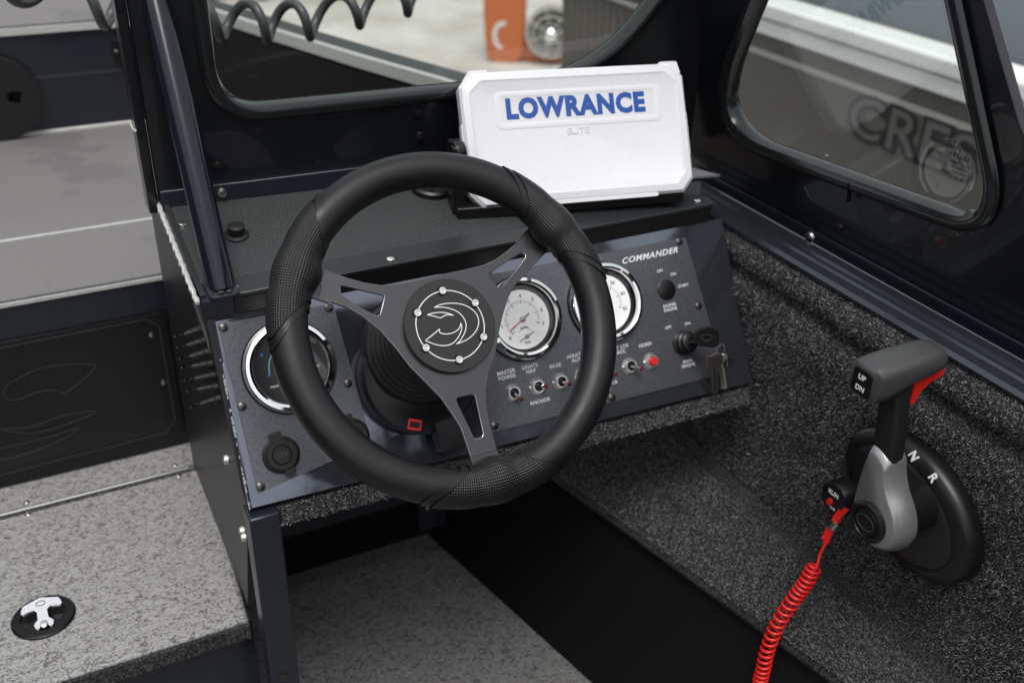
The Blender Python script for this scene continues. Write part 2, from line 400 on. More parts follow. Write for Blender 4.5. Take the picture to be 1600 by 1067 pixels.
# bow: starboard gunwale running forward, lower decks, bulkhead
bow = thing('bow_gunwale', 'pale edged bow gunwale curving forward beyond the windshield', 'gunwale', (.4, .9, -.03))
bp = [(.50, .31), (.47, .55), (.43, .75), (.385, .9), (.30, 1.12), (.21, 1.38), (.12, 1.66), (-.03, 2.0), (-.30, 2.3)]
def ribbon(pts, offs, zs):
    bm = bmesh.new(); rows = []; n = len(pts)
    for i, p in enumerate(pts):
        a = Vector(pts[max(i - 1, 0)]); b = Vector(pts[min(i + 1, n - 1)]); d = (b - a).normalized(); nr = Vector((d.y, -d.x))
        rows.append([bm.verts.new((p[0] + nr.x * o_, p[1] + nr.y * o_, z)) for o_, z in zip(offs, zs)])
    for a, b in zip(rows, rows[1:]):
        for k_ in range(len(a)): bm.faces.new((a[k_], a[(k_ + 1) % len(a)], b[(k_ + 1) % len(a)], b[k_]))
    bm.faces.new(rows[0]); bm.faces.new(rows[-1][::-1]); return bm
obj('inner_edge', ribbon(bp, (0, .014, .014, 0), (-.026, -.026, -.05, -.05)), WELD, bow)
obj('top_flange', ribbon(bp, (.016, .085, .085, .016), (-.03, -.034, -.055, -.055)), mat('bow_flange_paint', (.06, .07, .07), .35, .4), bow)
obj('outer_skin', ribbon(bp, (.07, .10, .02, 0), (-.06, -.06, -.9, -.9)), NAVY, bow)
obj('inner_liner', ribbon(bp, (-.004, .02, .02, -.004), (-.056, -.056, -.6, -.6)), BLACKWALL, bow)

deck = thing('bow_storage_step', 'low storage step with speckled vinyl hatch and round latch', 'deck step', (-.45, .3, -.65))
hz = -.42
obj('front_face', bm_prism([(-1.0, FZ), (-.196, FZ), (-.196, hz - .012), (-1.0, hz - .012)], -.012, 0), NAVY, deck, frame((0, .142, 0), (1, 0, 0), (0, 0, 1)))
def edge_x(y): return -.2 + (y - .143) * .066
bm = bm_prism([(-1.0, .13), (edge_x(.13), .13), (edge_x(.455), .455), (-1.0, .455)], hz - .022, hz)
lid = obj('hatch_lid', bm, VINYL, deck, bevel=.006, seg=3)
obj('front_binding', bm_box(-1.0, -.202, .124, .1295, hz - .024, hz - .003), CARPET, lid)
obj('fixed_deck', bm_prism([(-1.0, .468), (edge_x(.468), .468), (edge_x(.53), .53), (-1.0, .53)], hz - .022, hz), VINYL, deck)
hg = obj('hinge', bm_tube([(-1.0, .4615, hz + .001), (-.205, .4615, hz + .001)], .0021, 10), STEEL, deck)
for x in (-.985, -.80, -.603, -.421, -.222):
    for y in (.448, .476):
        obj('rivet', bm_lathe([(.0045, 0), (.004, .0018), (.002, .003), (0, .0033)], 14), STEEL, hg, T(x, y, hz))
# latch
lt = thing('hatch_latch', 'round black hatch latch with chrome T-shaped pull handle', 'latch', (-.42, .238, hz))
LM = frame((-.42, .238, hz), (1, 0, 0), (0, 1, 0))
obj('flange', bm_lathe([(.0255, .001), (.0255, .004), (.034, .004), (.036, .002), (.036, 0)], 48), PLASTIC, lt, LM)
obj('cup', bm_lathe([(0, .0008), (.0255, .0008), (.0256, .0035)], 40), mat('latch_cup', (.004, .004, .004), .25), lt, LM)
tp = round_poly([(-.024, .004), (-.020, .016), (0, .0225), (.020, .016), (.024, .004), (.010, .0075), (.0055, .003), (.006, -.008), (.011, -.014), (.009, -.021), (.0045, -.020), (.0045, -.016), (-.0045, -.016), (-.0045, -.020), (-.009, -.021), (-.011, -.014), (-.006, -.008), (-.0055, .003), (-.010, .0075)], .003, 4)
HM = LM @ T(0, 0, .004) @ Matrix.Rotation(.24, 4, 'X')
hd = obj('pull_handle', bm_prism(tp, .002, .0055), CHROME, lt, HM, bevel=.0008)
obj('key_barrel', bm_lathe([(.0045, .002), (.0045, .0052), (.003, .0058), (0, .0058)], 20), STEEL, lt, HM @ T(0, -.0165, .002))
obj('emblem', bm_stroke([(.005 * math.cos(i * PI / 12), .0032 * math.sin(i * PI / 12)) for i in range(24)], .0008, .0055, .0058), DARKSTEEL, hd, HM @ T(0, .014, 0))

bench = thing('bow_bench', 'grey vinyl topped bow bench with seam and embossed black front panel', 'bench', (-.45, .85, -.42))
bz = -.142
obj('bench_top', bm_box(-1.0, -.045, .538, .733, bz - .03, bz), BENCH, bench, bevel=.003)
obj('rear_top', bm_box(-1.0, -.01, .7415, 1.222, bz - .03, bz + .001), BENCH, bench, bevel=.003)
obj('seam_strip', bm_box(-1.0, -.045, .734, .7405, bz - .02, bz + .0005), WELD, bench)
obj('front_fascia', bm_box(-1.0, -.045, .527, .5375, hz - .02, bz - .0005), NAVY, bench)
obj('top_edge', bm_box(-1.0, -.045, .524, .5265, bz - .004, bz + .001), WELD, bench)
FM = frame((0, .5265, 0), (1, 0, 0), (0, 0, 1))
pp = [(-.98, hz + .012), (-.222, hz + .030), (-.206, hz + .05), (-.206, bz - .072), (-.222, bz - .058), (-.98, bz - .062)]
ep = obj('embossed_panel', bm_prism([(-.99, hz + .004), (-.194, hz + .006), (-.194, bz - .052), (-.99, bz - .052)], 0, .004), PLASTIC, bench, FM, bevel=.001)
EMB = mat('embossed_line', (.022, .021, .021), .3)
obj('border_line', bm_stroke(pp, .003, .003, .0052), EMB, ep, FM)
for q in ([(-.42, -.262), (-.378, -.244), (-.35, -.241), (-.31, -.249), (-.29, -.256), (-.345, -.292), (-.348, -.281), (-.372, -.276), (-.41, -.286)],
          [(-.44, -.318), (-.40, -.331), (-.37, -.326), (-.345, -.321), (-.30, -.328), (-.335, -.336), (-.37, -.341), (-.40, -.340)],
          [(-.45, -.352), (-.40, -.352), (-.37, -.352), (-.325, -.345), (-.36, -.362), (-.40, -.37), (-.45, -.372)]):
    obj('emblem_line', bm_stroke(smooth_loop(q, 2), .0022, .003, .0055), EMB, ep, FM)
for x, z in ((-.218, -.225), (-.213, -.305)):
    obj('rivet', bm_lathe([(.004, .004), (.0035, .0062), (0, .007)], 12), BRASS, ep, FM @ T(x, z, 0))

bk = thing('bow_bulkhead', 'navy painted bulkhead below the bow deck', 'bulkhead', (-.4, 1.24, bz))
obj('face', bm_box(-1.0, -.01, 1.225, 1.25, -.6, .047), NAVY, bk)
obj('weld_bead', bm_tube([(-1.0 + i * .02, 1.222 + random.uniform(-.001, .001), bz + .003) for i in range(49)], .004, 6), WELD, bk)
obj('deck_edge', bm_box(-1.0, -.01, 1.219, 1.224, .040, .052), WELD, bk)
obj('bow_deck', bm_prism([(-1.0, 1.2245), (-.01, 1.2245), (-.01, 1.6), (-.12, 1.95), (-.38, 2.25), (-1.0, 2.25)], .048, .056), BENCH, bk)
obj('crease', bm_box(-1.0, -.02, 1.2235, 1.2249, -.041, -.036), mat('navy_crease', (.03, .034, .045), .4), bk)
struct(obj('bow_well_floor', bm_prism([(-.01, .45), (.42, .45), (.33, .95), (.1, 1.6), (-.01, 1.9)], -.42, -.40), mat('brown_marine_carpet', (.10, .075, .055), .9)))
# round disc and fitting on the bulkhead
DM = frame((-.345, 1.224, -.065), (1, 0, 0), (0, 0, 1))
dsc = thing('round_cover_disc', 'dark round plastic cover with wedge cutout on the bow bulkhead', 'cover disc', (-.345, 1.22, -.065))
wedge = round_poly([(.018, -.006), (.036, -.013), (.043, .011), (.020, .011)], .003, 3)
obj('disc', bm_prism([(.075 * math.cos(i * PI / 32), .075 * math.sin(i * PI / 32)) for i in range(64)], .002, .022, [wedge]), RUBBER, dsc, DM, bevel=.004, seg=3)
obj('recess', bm_prism([(p[0] * 1.02, p[1] * 1.02) for p in wedge], .0015, .004), BLACKWALL, dsc, DM)
ft = thing('bulkhead_socket', 'small square black socket with round cap on the bow bulkhead', 'socket', (-.108, 1.22, 0))
SM = frame((-.108, 1.224, -.002), (1, 0, 0), (0, 0, 1))
obj('plate', bm_prism(rrect(-.026, .026, -.022, .022, .006), .001, .008), PLASTIC, ft, SM, bevel=.0015)
obj('cap', bm_lathe([(.017, .008), (.017, .02), (.013, .026), (0, .027)], 28), RUBBER, ft, SM @ T(.003, -.002, 0))
obj('cap_tab', bm_box(-.006, .006, .017, .024, .008, .016), PLASTIC, ft, SM)
for x in (-.021, .022): obj('screw', bm_lathe([(.003, .008), (.002, .0095), (0, .0097)], 10), STEEL, ft, SM @ T(x, 0, 0))
# coiled cable beyond the windshield
cp = []
base = [(-1.03, .43), (-.80, .36), (-.58, .295), (-.36, .235), (-.216, .178), (-.14, .158), (-.045, .140), (.03, .128), (.10, .126), (.185, .137), (.271, .150), (.36, .175), (.45, .23), (.49, .31), (.47, .42)]
def lerp_path(pts, t_):
    s_ = t_ * (len(pts) - 1); i = min(int(s_), len(pts) - 2); f_ = s_ - i
    p0 = pts[max(i - 1, 0)]; p1 = pts[i]; p2 = pts[i + 1]; p3 = pts[min(i + 2, len(pts) - 1)]
    return [.5 * (2 * b_ + (c_ - a_) * f_ + (2 * a_ - 5 * b_ + 4 * c_ - d_) * f_ ** 2 + (3 * b_ - a_ - 3 * c_ + d_) * f_ ** 3) for a_, b_, c_, d_ in zip(p0, p1, p2, p3)]
nl = 15
for i in range(nl * 20 + 1):
    x, z = lerp_path(base, i / (nl * 20)); ph = 2 * PI * i / 20
    cp.append((x + .006 * math.sin(ph), .75 - .38 * max(0, i / (nl * 20) - .8) / .2 + .027 * math.cos(ph), z + .006 + .026 * math.sin(ph)))
CABLE = mat('grey_cable_rubber', (.055, .06, .06), .35)
tag(obj('coiled_cable', bm_tube(cp, .0074, 10), CABLE, smooth=80), 'dark grey coiled cable hanging beyond the windshield', 'cable')

# ---------------------------------------------------------------- helm console
A0 = Vector((-.1900382, .15547679, -.01775416))
TH = math.radians(58)
PV = Vector((0, math.cos(TH), math.sin(TH)))
PM = frame(A0, (1, 0, 0), PV)              # panel frame: u right, v up the slope, n outward
def pm(u, v_, n=0.): return PM @ T(u, v_, n)
con = thing('helm_console', 'dark navy helm console with gauges, switches and textured black top', 'console', (.13, .25, FZ))
SL = math.radians(11)
TM = frame(A0 + Vector((0, 0, .022)), (1, 0, 0), (0, math.cos(SL), math.sin(SL)))   # console top: u right, v forward
obj('console_top', bm_prism([(-.003, .0197), (.625, .0197), (.655, .06), (.668, .145), (.30, .18), (-.003, .195)], -.006, 0), POWDER, con, TM, bevel=.001)
obj('corner_block', bm_box(-.009, .0215, -.012, .0192, -.026, .0), NAVY, con, TM)
lip = obj('front_lip', bm_box(.022, .625, -.009, .0195, -.004, .0012), LIPM, con, TM, bevel=.0012)
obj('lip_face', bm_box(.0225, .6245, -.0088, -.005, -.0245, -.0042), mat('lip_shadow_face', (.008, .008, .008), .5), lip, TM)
for u, v_ in ((.026, .002), (.197, .001), (.609, .004), (.40, .002)):
    s = obj('screw', bm_lathe([(.0052, .001), (.0048, .0026), (.0028, .0036), (0, .0038)], 16), STEEL, lip, TM @ T(u, v_, 0))
obj('edge_angle', bm_box(-.009, -.0035, -.004, .198, -.012, .003), LIPM, con, TM)
bm = bm_tube([(-.0135 + .0006 * math.sin(i * 2.3), -.012 + i * .00545, .0005 + .0008 * math.sin(i * 1.7)) for i in range(40)], [.0022 + .001 * abs(math.sin(i * 1.1)) for i in range(40)], 7)
obj('weld_edge', bm, WELD, con, TM)
s = obj('side_screw', bm_lathe([(.0052, 0), (.0045, .002), (0, .0032)], 16), STEEL, con, TM @ T(.003, .131, 0))
# panel slab
obj('panel', bm_prism([(0, 0), (.648, -.004), (.640, -.219), (-.006, -.2045)], -.010, 0), PAINT, con, PM, bevel=.002, seg=3)
CHIP = mat('chipped_edge', (.30, .31, .33), .4, .3)
bm = bmesh.new()
for i in range(46):
    t_ = i / 45
    if random.random() < .25: continue
    u = -.0005 - .006 * t_; v_ = -.003 - .200 * t_
    w_ = random.uniform(.0008, .0022)
    bm_box(u - w_ * .3, u + w_, v_ - .002, v_ + random.uniform(.001, .003), -.002, .0006, bm)
obj('chipped_paint_edge', bm, CHIP, con, PM)
# side plate, leg, carpeted underside and inner frame
obj('side_plate', bm_prism([(.146, -.02), (.356, .030), (.47, -.02), (.47, hz + .001), (.15, hz + .001), (.06, -.20), (.075, -.185)], 0, .008), mat('gloss_black_panel', (.006, .006, .008), .38, 0, 0), con, frame((-.197, 0, 0), (0, 1, 0), (0, 0, 1)))
leg = obj('leg', bm_box(-.2, -.168, .036, .066, FZ, -.197), NAVY, con, bevel=.002)
obj('bolt_plug', bm_lathe([(.006, 0), (.006, .001), (.003, .0018), (0, .0018)], 14), DARKSTEEL, leg, frame((-.186, .036, -.43), (1, 0, 0), (0, 0, 1)))
obj('carpet_board', bm_prism([(.016, -.2095), (.632, -.2235), (.632, -.245), (.016, -.2305)], -.13, -.004), CARPET, con, PM, bevel=.006, seg=3)
uu = rng.uniform(.016, .632, 26000); vv = -.2095 - .0227 * (uu - .016) - rng.uniform(0, .021, 26000)
PMn = np.array(PM); pw = (PMn @ np.stack([uu, vv, np.full(26000, -.0042), np.ones(26000)])).T[:, :3]
pile(con, pw, np.tile(PMn[:3, 2], (26000, 1)))
obj('cross_bar', bm_box(-.16, .16, .40, .43, -.545, -.50), NAVY, con)
obj('back_board', bm_box(-.19, .30, .432, .445, FZ, -.05), BLACKWALL, con)
obj('bar_bracket', bm_box(.12, .165, .385, .399, -.60, -.50), NAVY, con)
for x in (.135, .15): obj('bolt', bm_lathe([(.005, 0), (.004, .003), (0, .004)], 10), STEEL, con, frame((x, .385, -.555), (1, 0, 0), (0, 0, 1)))
for y, z in ((.10, -.26), (.095, -.265), (.14, -.19)):
    obj('carriage_bolt', bm_lathe([(.006, 0), (.005, .004), (0, .006)], 14), STEEL, con, frame((-.197, y, z), (0, -1, 0), (0, 0, 1)))
# side connectors
blk = thing('wire_terminal_strip', 'row of black wire connectors hanging on the console side', 'connector', (-.21, .14, -.06))
CM = PM @ T(-.0072, 0, -.022)      # beside the panel's left edge
obj('mount_bar', bm_prism(rrect(-.004, .0, -.045, .018, .0018), -.004, .006), GREYPL, blk, CM @ Matrix.Rotation(.10, 4, 'Z'))
for i in range(7):
    m_ = CM @ T(-.001, -.012 - i * .0125, -.003) @ Matrix.Rotation(-PI / 2, 4, 'Y') @ Matrix.Rotation(random.uniform(-.12, .12), 4, 'X')
    pg_ = obj('plug', bm_lathe([(0, -.004), (.0050, -.004), (.0052, .004), (.0042, .005), (.0042, .011), (.0034, .012), (.0030, .017), (.0018, .020), (0, .0205)], 12), RUBBER, blk, m_)
    obj('wire', bm_tube([(0, 0, .019), (.001, .001, .026), (.006, .001, .030), (.016, 0, .031)], .0012, 6), PLASTIC, pg_, m_)

# instrument plates
def screw(parent, u, v_, n=.0016):
    s_ = obj('screw', bm_lathe([(.0047, 0), (.0045, .0014), (.003, .0022), (0, .0025)], 18), DARKSTEEL, parent, pm(u, v_, n)); return s_
def cross(parent, u, v_, n): pass
pl = obj('instrument_plate', bm_prism([(.0045, -.012), (.1262, -.0145), (.1335, -.171), (.0052, -.191)], .0004, .0016), PLATE, con, PM)
for u, v_ in ((.0087, -.0166), (.0092, -.0999), (.0093, -.1848), (.1203, -.0185), (.1225, -.1016)): screw(pl, u, v_)
pr = obj('instrument_plate', bm_prism([(.272, -.017), (.585, -.0195), (.598, -.1985), (.268, -.193)], .0004, .0016), PLATE, con, PM)
for u, v_ in ((.5745, -.0233), (.5818, -.1071), (.5896, -.1932), (.2772, -.1865), (.4328, -.1903)): screw(pr, u, v_)
bm = bmesh.new()
XS = bm_box(-.0024, .0024, -.0005, .0005, 0, .0004); 
me_x = bpy.data.meshes.new('slot'); XS.to_mesh(me_x); XS.free(); me_x.materials.append(BLACKWALL)
# gauges
def gauge(u, v_, label):
    G = obj('gauge', bm_lathe([(.0405, .0015), (.047, .0015), (.049, .004), (.049, .008), (.0465, .0125), (.043, .0135), (.0405, .0125), (.039, .009), (.0385, .004)], 72), CHROME, con, pm(u, v_)); G['label'] = label
    obj('barrel_ring', bm_lathe([(.0502, .0012), (.0502, .004), (.0492, .0052)], 64), PLASTIC, G, pm(u, v_))
    return G
gl_ = gauge(.0655, -.0705, 'gauge with dark digital face')
obj('dial', bm_lathe([(0, .0045), (.0386, .0045)], 48), DIALB, gl_, pm(.0655, -.0705))
obj('scale_arc', bm_stroke([(.022 * math.cos(a_), .022 * math.sin(a_)) for a_ in [2.2 + i * .08 for i in range(14)]], .0012, .0046, .005, False), mat('green_print', (.05, .35, .3), .5), gl_, pm(.0655, -.0705))
text('0', .006, pm(.0655 - .023, -.0705 - .004, .0048), BLUEL, gl_)
text('0', .005, pm(.0655 - .026, -.0705 + .018, .0048), BLUEL, gl_)
text('RESET', .0032, pm(.0655 + .028, -.0705 - .006, .0048) @ Matrix.Rotation(.3, 4, 'Z'), WPRINT, gl_)
text('MODE', .0032, pm(.0655 - .02, -.0705 - .017, .0048), WPRINT, gl_)
obj('glass', bm_lathe([(.0392, .0085), (.02, .0098), (0, .0102)], 48), GAUGEGL, gl_, pm(.0655, -.0705))
def dial(G, u, v_, nums, a0, a1, word, sub, needle_a):
    c = pm(u, v_)
    obj('dial_shade_ring', bm_lathe([(.0345, .0058), (.0386, .0060)], 48), DIALB, G, c)  # black ring paints in the shadow seen inside the bezel
    obj('dial', bm_lathe([(0, .0064), (.0345, .0064), (.0347, .0056)], 56), DIALW, G, c)
    bm = bmesh.new(); n = (len(nums) - 1) * 5
    for i in range(n + 1):
        a_ = a0 + (a1 - a0) * i / n; l_ = .0045 if i % 5 == 0 else .003; w_ = .0005 if i % 5 else .0008
        d = Vector((math.cos(a_), math.sin(a_))); q = Vector((-d.y, d.x)) * w_ / 2
        p0 = d * (.0225 - l_); p1 = d * .0225
        f = [bm.verts.new((*p, .0066)) for p in (p0 - q, p1 - q, p1 + q, p0 + q)]; bm.faces.new(f)
    obj('tick_marks', bm, DIALTXT, G, c, smooth=None)
    for i, s_ in enumerate(nums):
        if s_ is None: continue
        a_ = a0 + (a1 - a0) * i / (len(nums) - 1)
        text(s_, .0062, c @ T(.0272 * math.cos(a_), .0272 * math.sin(a_), .0066), DIALTXT, G, 'numeral')
    text(word, .005, c @ T(0, -.010, .0066), DIALTXT, G, 'dial_word')
    if sub:
        text(sub, .0036, c @ T(0, -.0275, .0066), DIALTXT, G, 'dial_word')
        obj('sub_needle', bm_stroke([(-.009, -.0245), (.011, -.0165)], .0009, .0066, .0070, False), DIALTXT, G, c)
        obj('sub_pivot', bm_lathe([(.0026, .0065), (.0024, .0078), (0, .008)], 16), SILVER, G, c @ T(.001, -.0205, 0))
        obj('sub_arc', bm_stroke([(.010 * math.cos(x), -.020 + .010 * math.sin(x)) for x in [.6 + i * .19 for i in range(11)]], .0005, .0065, .0067, False), DIALTXT, G, c)
    d = Vector((math.cos(needle_a), math.sin(needle_a)))
    nd = obj('needle', bm_stroke([tuple(d * -.0), tuple(d * .021)], .0011, .0070, .0076, False), RED, G, c)
    obj('counterweight', bm_stroke([tuple(d * -.011), (0, 0)], .0014, .0070, .0075, False), DIALTXT, G, c)
    obj('needle_pivot', bm_lathe([(.0034, .0066), (.0032, .0082), (.002, .0087), (0, .0089)], 20), SILVER, G, c)
    obj('glass', bm_lathe([(.0392, .0095), (.02, .0108), (0, .0112)], 48), GAUGEGL, G, c)
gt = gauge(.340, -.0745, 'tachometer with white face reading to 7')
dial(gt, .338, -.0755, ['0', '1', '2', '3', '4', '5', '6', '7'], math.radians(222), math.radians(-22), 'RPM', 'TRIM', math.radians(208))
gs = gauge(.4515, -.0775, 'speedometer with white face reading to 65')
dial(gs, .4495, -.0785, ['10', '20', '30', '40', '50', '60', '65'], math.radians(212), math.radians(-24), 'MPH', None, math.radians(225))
# sockets
def socket(u, v_, txt):
    S = obj('power_socket', bm_lathe([(.0, .0016), (.0195, .0016), (.0195, .004), (.0175, .0055), (.016, .0055)], 40), RUBBER, con, pm(u, v_))
    obj('cap', bm_lathe([(.0165, .004), (.0165, .008), (.0155, .0095), (.0105, .0095), (.0100, .0085), (.009, .0100), (0, .0100)], 40), RUBBER, S, pm(u, v_))
    obj('hinge_tab', bm_prism(rrect(-.0065, .0065, .015, .024, .002), .003, .009), RUBBER, S, pm(u, v_) @ Matrix.Rotation(.12, 4, 'Z'), bevel=.001)
    obj('pull_tab', bm_prism(rrect(-.0055, .0055, -.025, -.014, .005), .005, .0085), RUBBER, S, pm(u, v_) @ Matrix.Rotation(.25, 4, 'Z'), bevel=.001)
    if txt: text(txt, .0075, pm(u, v_, .0101), GREYPL, S)
socket(.0365, -.158, '12V'); socket(.1135, -.158, None)
# switches
NUT = mat('satin_nickel_nut', (.72, .71, .70), .3, .9)
def toggle(u, v_, dx, dy):
    S = obj('toggle_switch', bm_lathe([(.0052, .003), (.0058, .0062), (.0075, .0062), (.0098, .0035), (.0108, .0016)], 32), NUT, con, pm(u, v_))
    obj('bushing', bm_lathe([(0, .003), (.0052, .003), (.005, .0045)], 20), DIALB, S, pm(u, v_))
    p0 = Vector((0, 0, .002)); p1 = Vector((dx, dy, .0165))
    pts = [p0.lerp(p1, t_) for t_ in (0, .3, .6, .85)]
    obj('lever', bm_tube(pts, [.0018, .0019, .0024, .0027], 12), CHROME, S, pm(u, v_))
    obj('lever_tip', bm_tube([p0.lerp(p1, .85), p0.lerp(p1, .96), p1], [.0027, .0026, .0014], 12), mat('dark_red_tip', (.16, .01, .012), .3), S, pm(u, v_))
for u, v_, dx, dy in ((.3085, -.1557, .003, -.009), (.3403, -.1555, .005, -.001), (.3707, -.1565, .005, -.005), (.4003, -.1569, .004, -.006), (.4333, -.158, .004, -.006), (.4663, -.1591, .008, -.006)): toggle(u, v_, dx, dy)
hb = obj('horn_button', bm_lathe([(.0056, .003), (.0062, .0065), (.0075, .0065), (.0098, .0035), (.0108, .0016)], 32), NUT, con, pm(.4967, -.1602))
obj('push_cap', bm_lathe([(.0056, .003), (.0056, .009), (.0045, .0105), (0, .0108)], 24), RED, hb, pm(.4967, -.1602))
obj('blank_plug', bm_lathe([(.0128, .0016), (.0128, .0028), (.0118, .0034), (0, .0036)], 40), PLASTIC, con, pm(.5407, -.0786))
ig = obj('ignition_switch', bm_lathe([(.0150, .0016), (.0150, .004), (.0125, .006), (.0125, .009), (.0138, .010), (.0138, .0125), (.0112, .014), (.0112, .019), (.009, .0205), (0, .0205)], 40), PLASTIC, con, pm(.5475, -.1475))
for s_, u, v_, sz in (('OFF', .5375, -.0544, .0052), ('ON', .5555, -.0616, .0052), ('START', .5665, -.0783, .0054), ('KICKER\nENGINE', .5405, -.1010, .0056), ('OFF', .5315, -.1248, .0052), ('ON', .5602, -.1258, .0052), ('MAIN\nENGINE', .5484, -.1738, .0056), ('MASTER\nPOWER', .3055, -.1335, .0064), ('LIGHTS\nNAV', .3364, -.1335, .0062), ('BILGE', .3687, -.1370, .0062), ('AERATOR\nAUTO', .3995, -.1335, .0062), ('INT LTS/\nACC', .4590, -.1370, .0062), ('HORN', .4938, -.1387, .0062), ('ANCHOR', .3394, -.1729, .0062), ('AERATOR\nLT', .4312, -.1765, .0062)):
    text(s_, sz, pm(u, v_, .0017), WPRINT, con, bold=.00005, sx=.95, space=1.08)
text('COMMANDER', .0100, pm(.5275, -.0332, .0017), WPRINT, con, bold=.0002, shear=.4, sx=1.2, space=1.12)

# fittings on the console top
kn = thing('vent_knob', 'small black flanged knob on the left of the console top', 'knob', (-.137, .248, .022))
KM = TM @ T(.053, .0945, 0)
obj('flange', bm_lathe([(.0135, 0), (.0135, .002), (.012, .003), (.009, .0035)], 28), RUBBER, kn, KM)
obj('cap', bm_lathe([(.0088, .003), (.0085, .008), (.0095, .009), (.0092, .0125), (.006, .014), (0, .0138)], 14), RUBBER, kn, KM, smooth=20)
sp_ = thing('round_vent_cap', 'flat round black cap with spoked face behind the steering wheel rim', 'cap', (.108, .278, .028))
KM = TM @ T(.298, .125, 0)
obj('rim', bm_lathe([(.020, .001), (.020, .006), (.023, .008), (.026, .006), (.0265, 0)], 40), PLASTIC, sp_, KM)
obj('face', bm_lathe([(0, .003), (.020, .003)], 32), RUBBER, sp_, KM)
for a_ in (.5, 1.6, 2.6, 4.2): obj('spoke', bm_stroke([(0, 0), (.020 * math.cos(a_), .020 * math.sin(a_))], .0025, .003, .006, False), PLASTIC, sp_, KM)

# ---------------------------------------------------------------- tilt helm and steering wheel
TW = math.radians(50)
WN = Vector((0, -math.sin(TW), math.cos(TW))); WV = Vector((0, math.cos(TW), math.sin(TW)))
WC = Vector((.012, 0, 0)) + WV * .002
WMx = frame(WC, (1, 0, 0), WV)
hl = thing('tilt_helm', 'black ribbed steering helm boot between dash and wheel with tilt lever', 'steering column', WC - WN * .14)
bpf = [(.014, -.020), (.020, -.034)]
for i in range(9):
    z = -.040 - i * .0085; r_ = .036 + .0028 * i
    bpf += [(r_ - .0022, z), (r_ + .0012, z - .003), (r_ + .0012, z - .0055)]
bpf += [(.061, -.118), (.063, -.122)]
obj('bellows', bm_lathe(bpf, 56), RUBBER, hl, WMx, smooth=25)
obj('base_ring', bm_lathe([(.060, .001), (.066, .003), (.067, .010), (.0665, .022), (.063, .026), (.046, .027), (.040, .030), (0, .030)], 64), PLASTIC, hl, pm(.1985, -.1085) @ T(0, 0, .0))
obj('shaft', bm_lathe([(.011, -.012), (.011, -.05)], 20), DARKSTEEL, hl, WMx)
lv = obj('tilt_lever', bm_prism(rrect(-.014, .014, -.018, .016, .004), 0, .022), PLASTIC, hl, pm(.212, -.179, .012) @ Matrix.Rotation(.06, 4, 'Z'), bevel=.003, seg=3)
obj('lever_neck', bm_box(-.018, .010, 0, .02, .004, .018), PLASTIC, hl, pm(.210, -.166, .004))
LMx = pm(.1985, -.1085) @ Matrix.Rotation(math.radians(-112), 4, 'Z')
obj('red_label', bm_box(.0505, .0620, -.0075, .0075, .0266, .0272), RED, hl, LMx)
obj('label_centre', bm_box(.0530, .0595, -.0055, .0055, .0270, .0276), PLASTIC, hl, LMx)

sw = thing('steering_wheel', 'three-spoke black leather steering wheel with gunmetal spokes and fish emblem hub', 'steering wheel', WC)
R0, r0 = .1592, .0184
def torus_piece(th0, th1, rt, n, m_=28, ends=None, closed=False, squash=.94):
    """ends(phi) -> (start, end) angle for chevron-shaped boundaries; keeps UVs in metres"""
    bm = bmesh.new(); uv = bm.loops.layers.uv.new('UVMap'); G = []
    cnt = n if closed else n + 1
    for i in range(cnt):
        row = []
        for j in range(m_):
            ph = 2 * PI * j / m_
            a, b = (th0, th1) if ends is None else ends(ph)
            th = a + (b - a) * i / n
            rr = rt(th, ph) if callable(rt) else rt
            d = R0 + rr * math.cos(ph)
            row.append((bm.verts.new((d * math.cos(th), d * math.sin(th), rr * squash * math.sin(ph))), th))
        G.append(row)
    for i in range(n):
        a, b = G[i], G[(i + 1) % cnt]
        for j in range(m_):
            j2 = (j + 1) % m_
            f = bm.faces.new((a[j][0], b[j][0], b[j2][0], a[j2][0]))
            for lp, (th, jj) in zip(f.loops, ((a[j][1], j), (b[j][1], j), (b[j2][1], j + 1), (a[j2][1], j + 1))):
                lp[uv].uv = (th * R0, 2 * PI * jj / m_ * r0)
    return bm
obj('rim', torus_piece(0, 2 * PI, r0, 160, 32, closed=True), LEATHER, sw, WMx, smooth=80)
HW = math.radians(23)
def chev(ph):   # how far the seam swings along the rim: tip towards the spoke on the inner side
    t_ = min(1, max(0, (.5 - .5 * math.cos(ph)) * 1.25 - .1)); return math.radians(12.5) * t_
for c_, nm in ((150, 'left'), (30, 'right'), (-90, 'bottom')):
    c0 = math.radians(c_)
    def rg(th, ph, c0=c0):
        t_ = (th - c0) / HW
        inn = .5 - .5 * math.cos(ph); return r0 + .0020 + .0045 * math.exp(-(t_ / .26) ** 2) * inn ** 2 + .0010 * math.exp(-(t_ / .16) ** 2) - .0008 * math.exp(-((abs(t_) - .30) / .10) ** 2)
    gr = obj('grip', torus_piece(0, 0, rg, 40, 36, ends=lambda ph: (c0 - HW + chev(ph), c0 + HW - chev(ph))), CARBON, sw, WMx, smooth=80)
    for sg in (-1, 1):
        e0 = lambda ph, sg=sg: c0 + sg * (HW - chev(ph) + math.radians(.5))
        e1 = lambda ph, sg=sg: c0 + sg * (HW - chev(ph) + math.radians(3.6))
        obj('seam_band', torus_piece(0, 0, lambda th, ph: r0 + .0014, 4, 36, ends=lambda ph: (e0(ph), e1(ph))), SMOOTHRUB, gr, WMx, smooth=80)
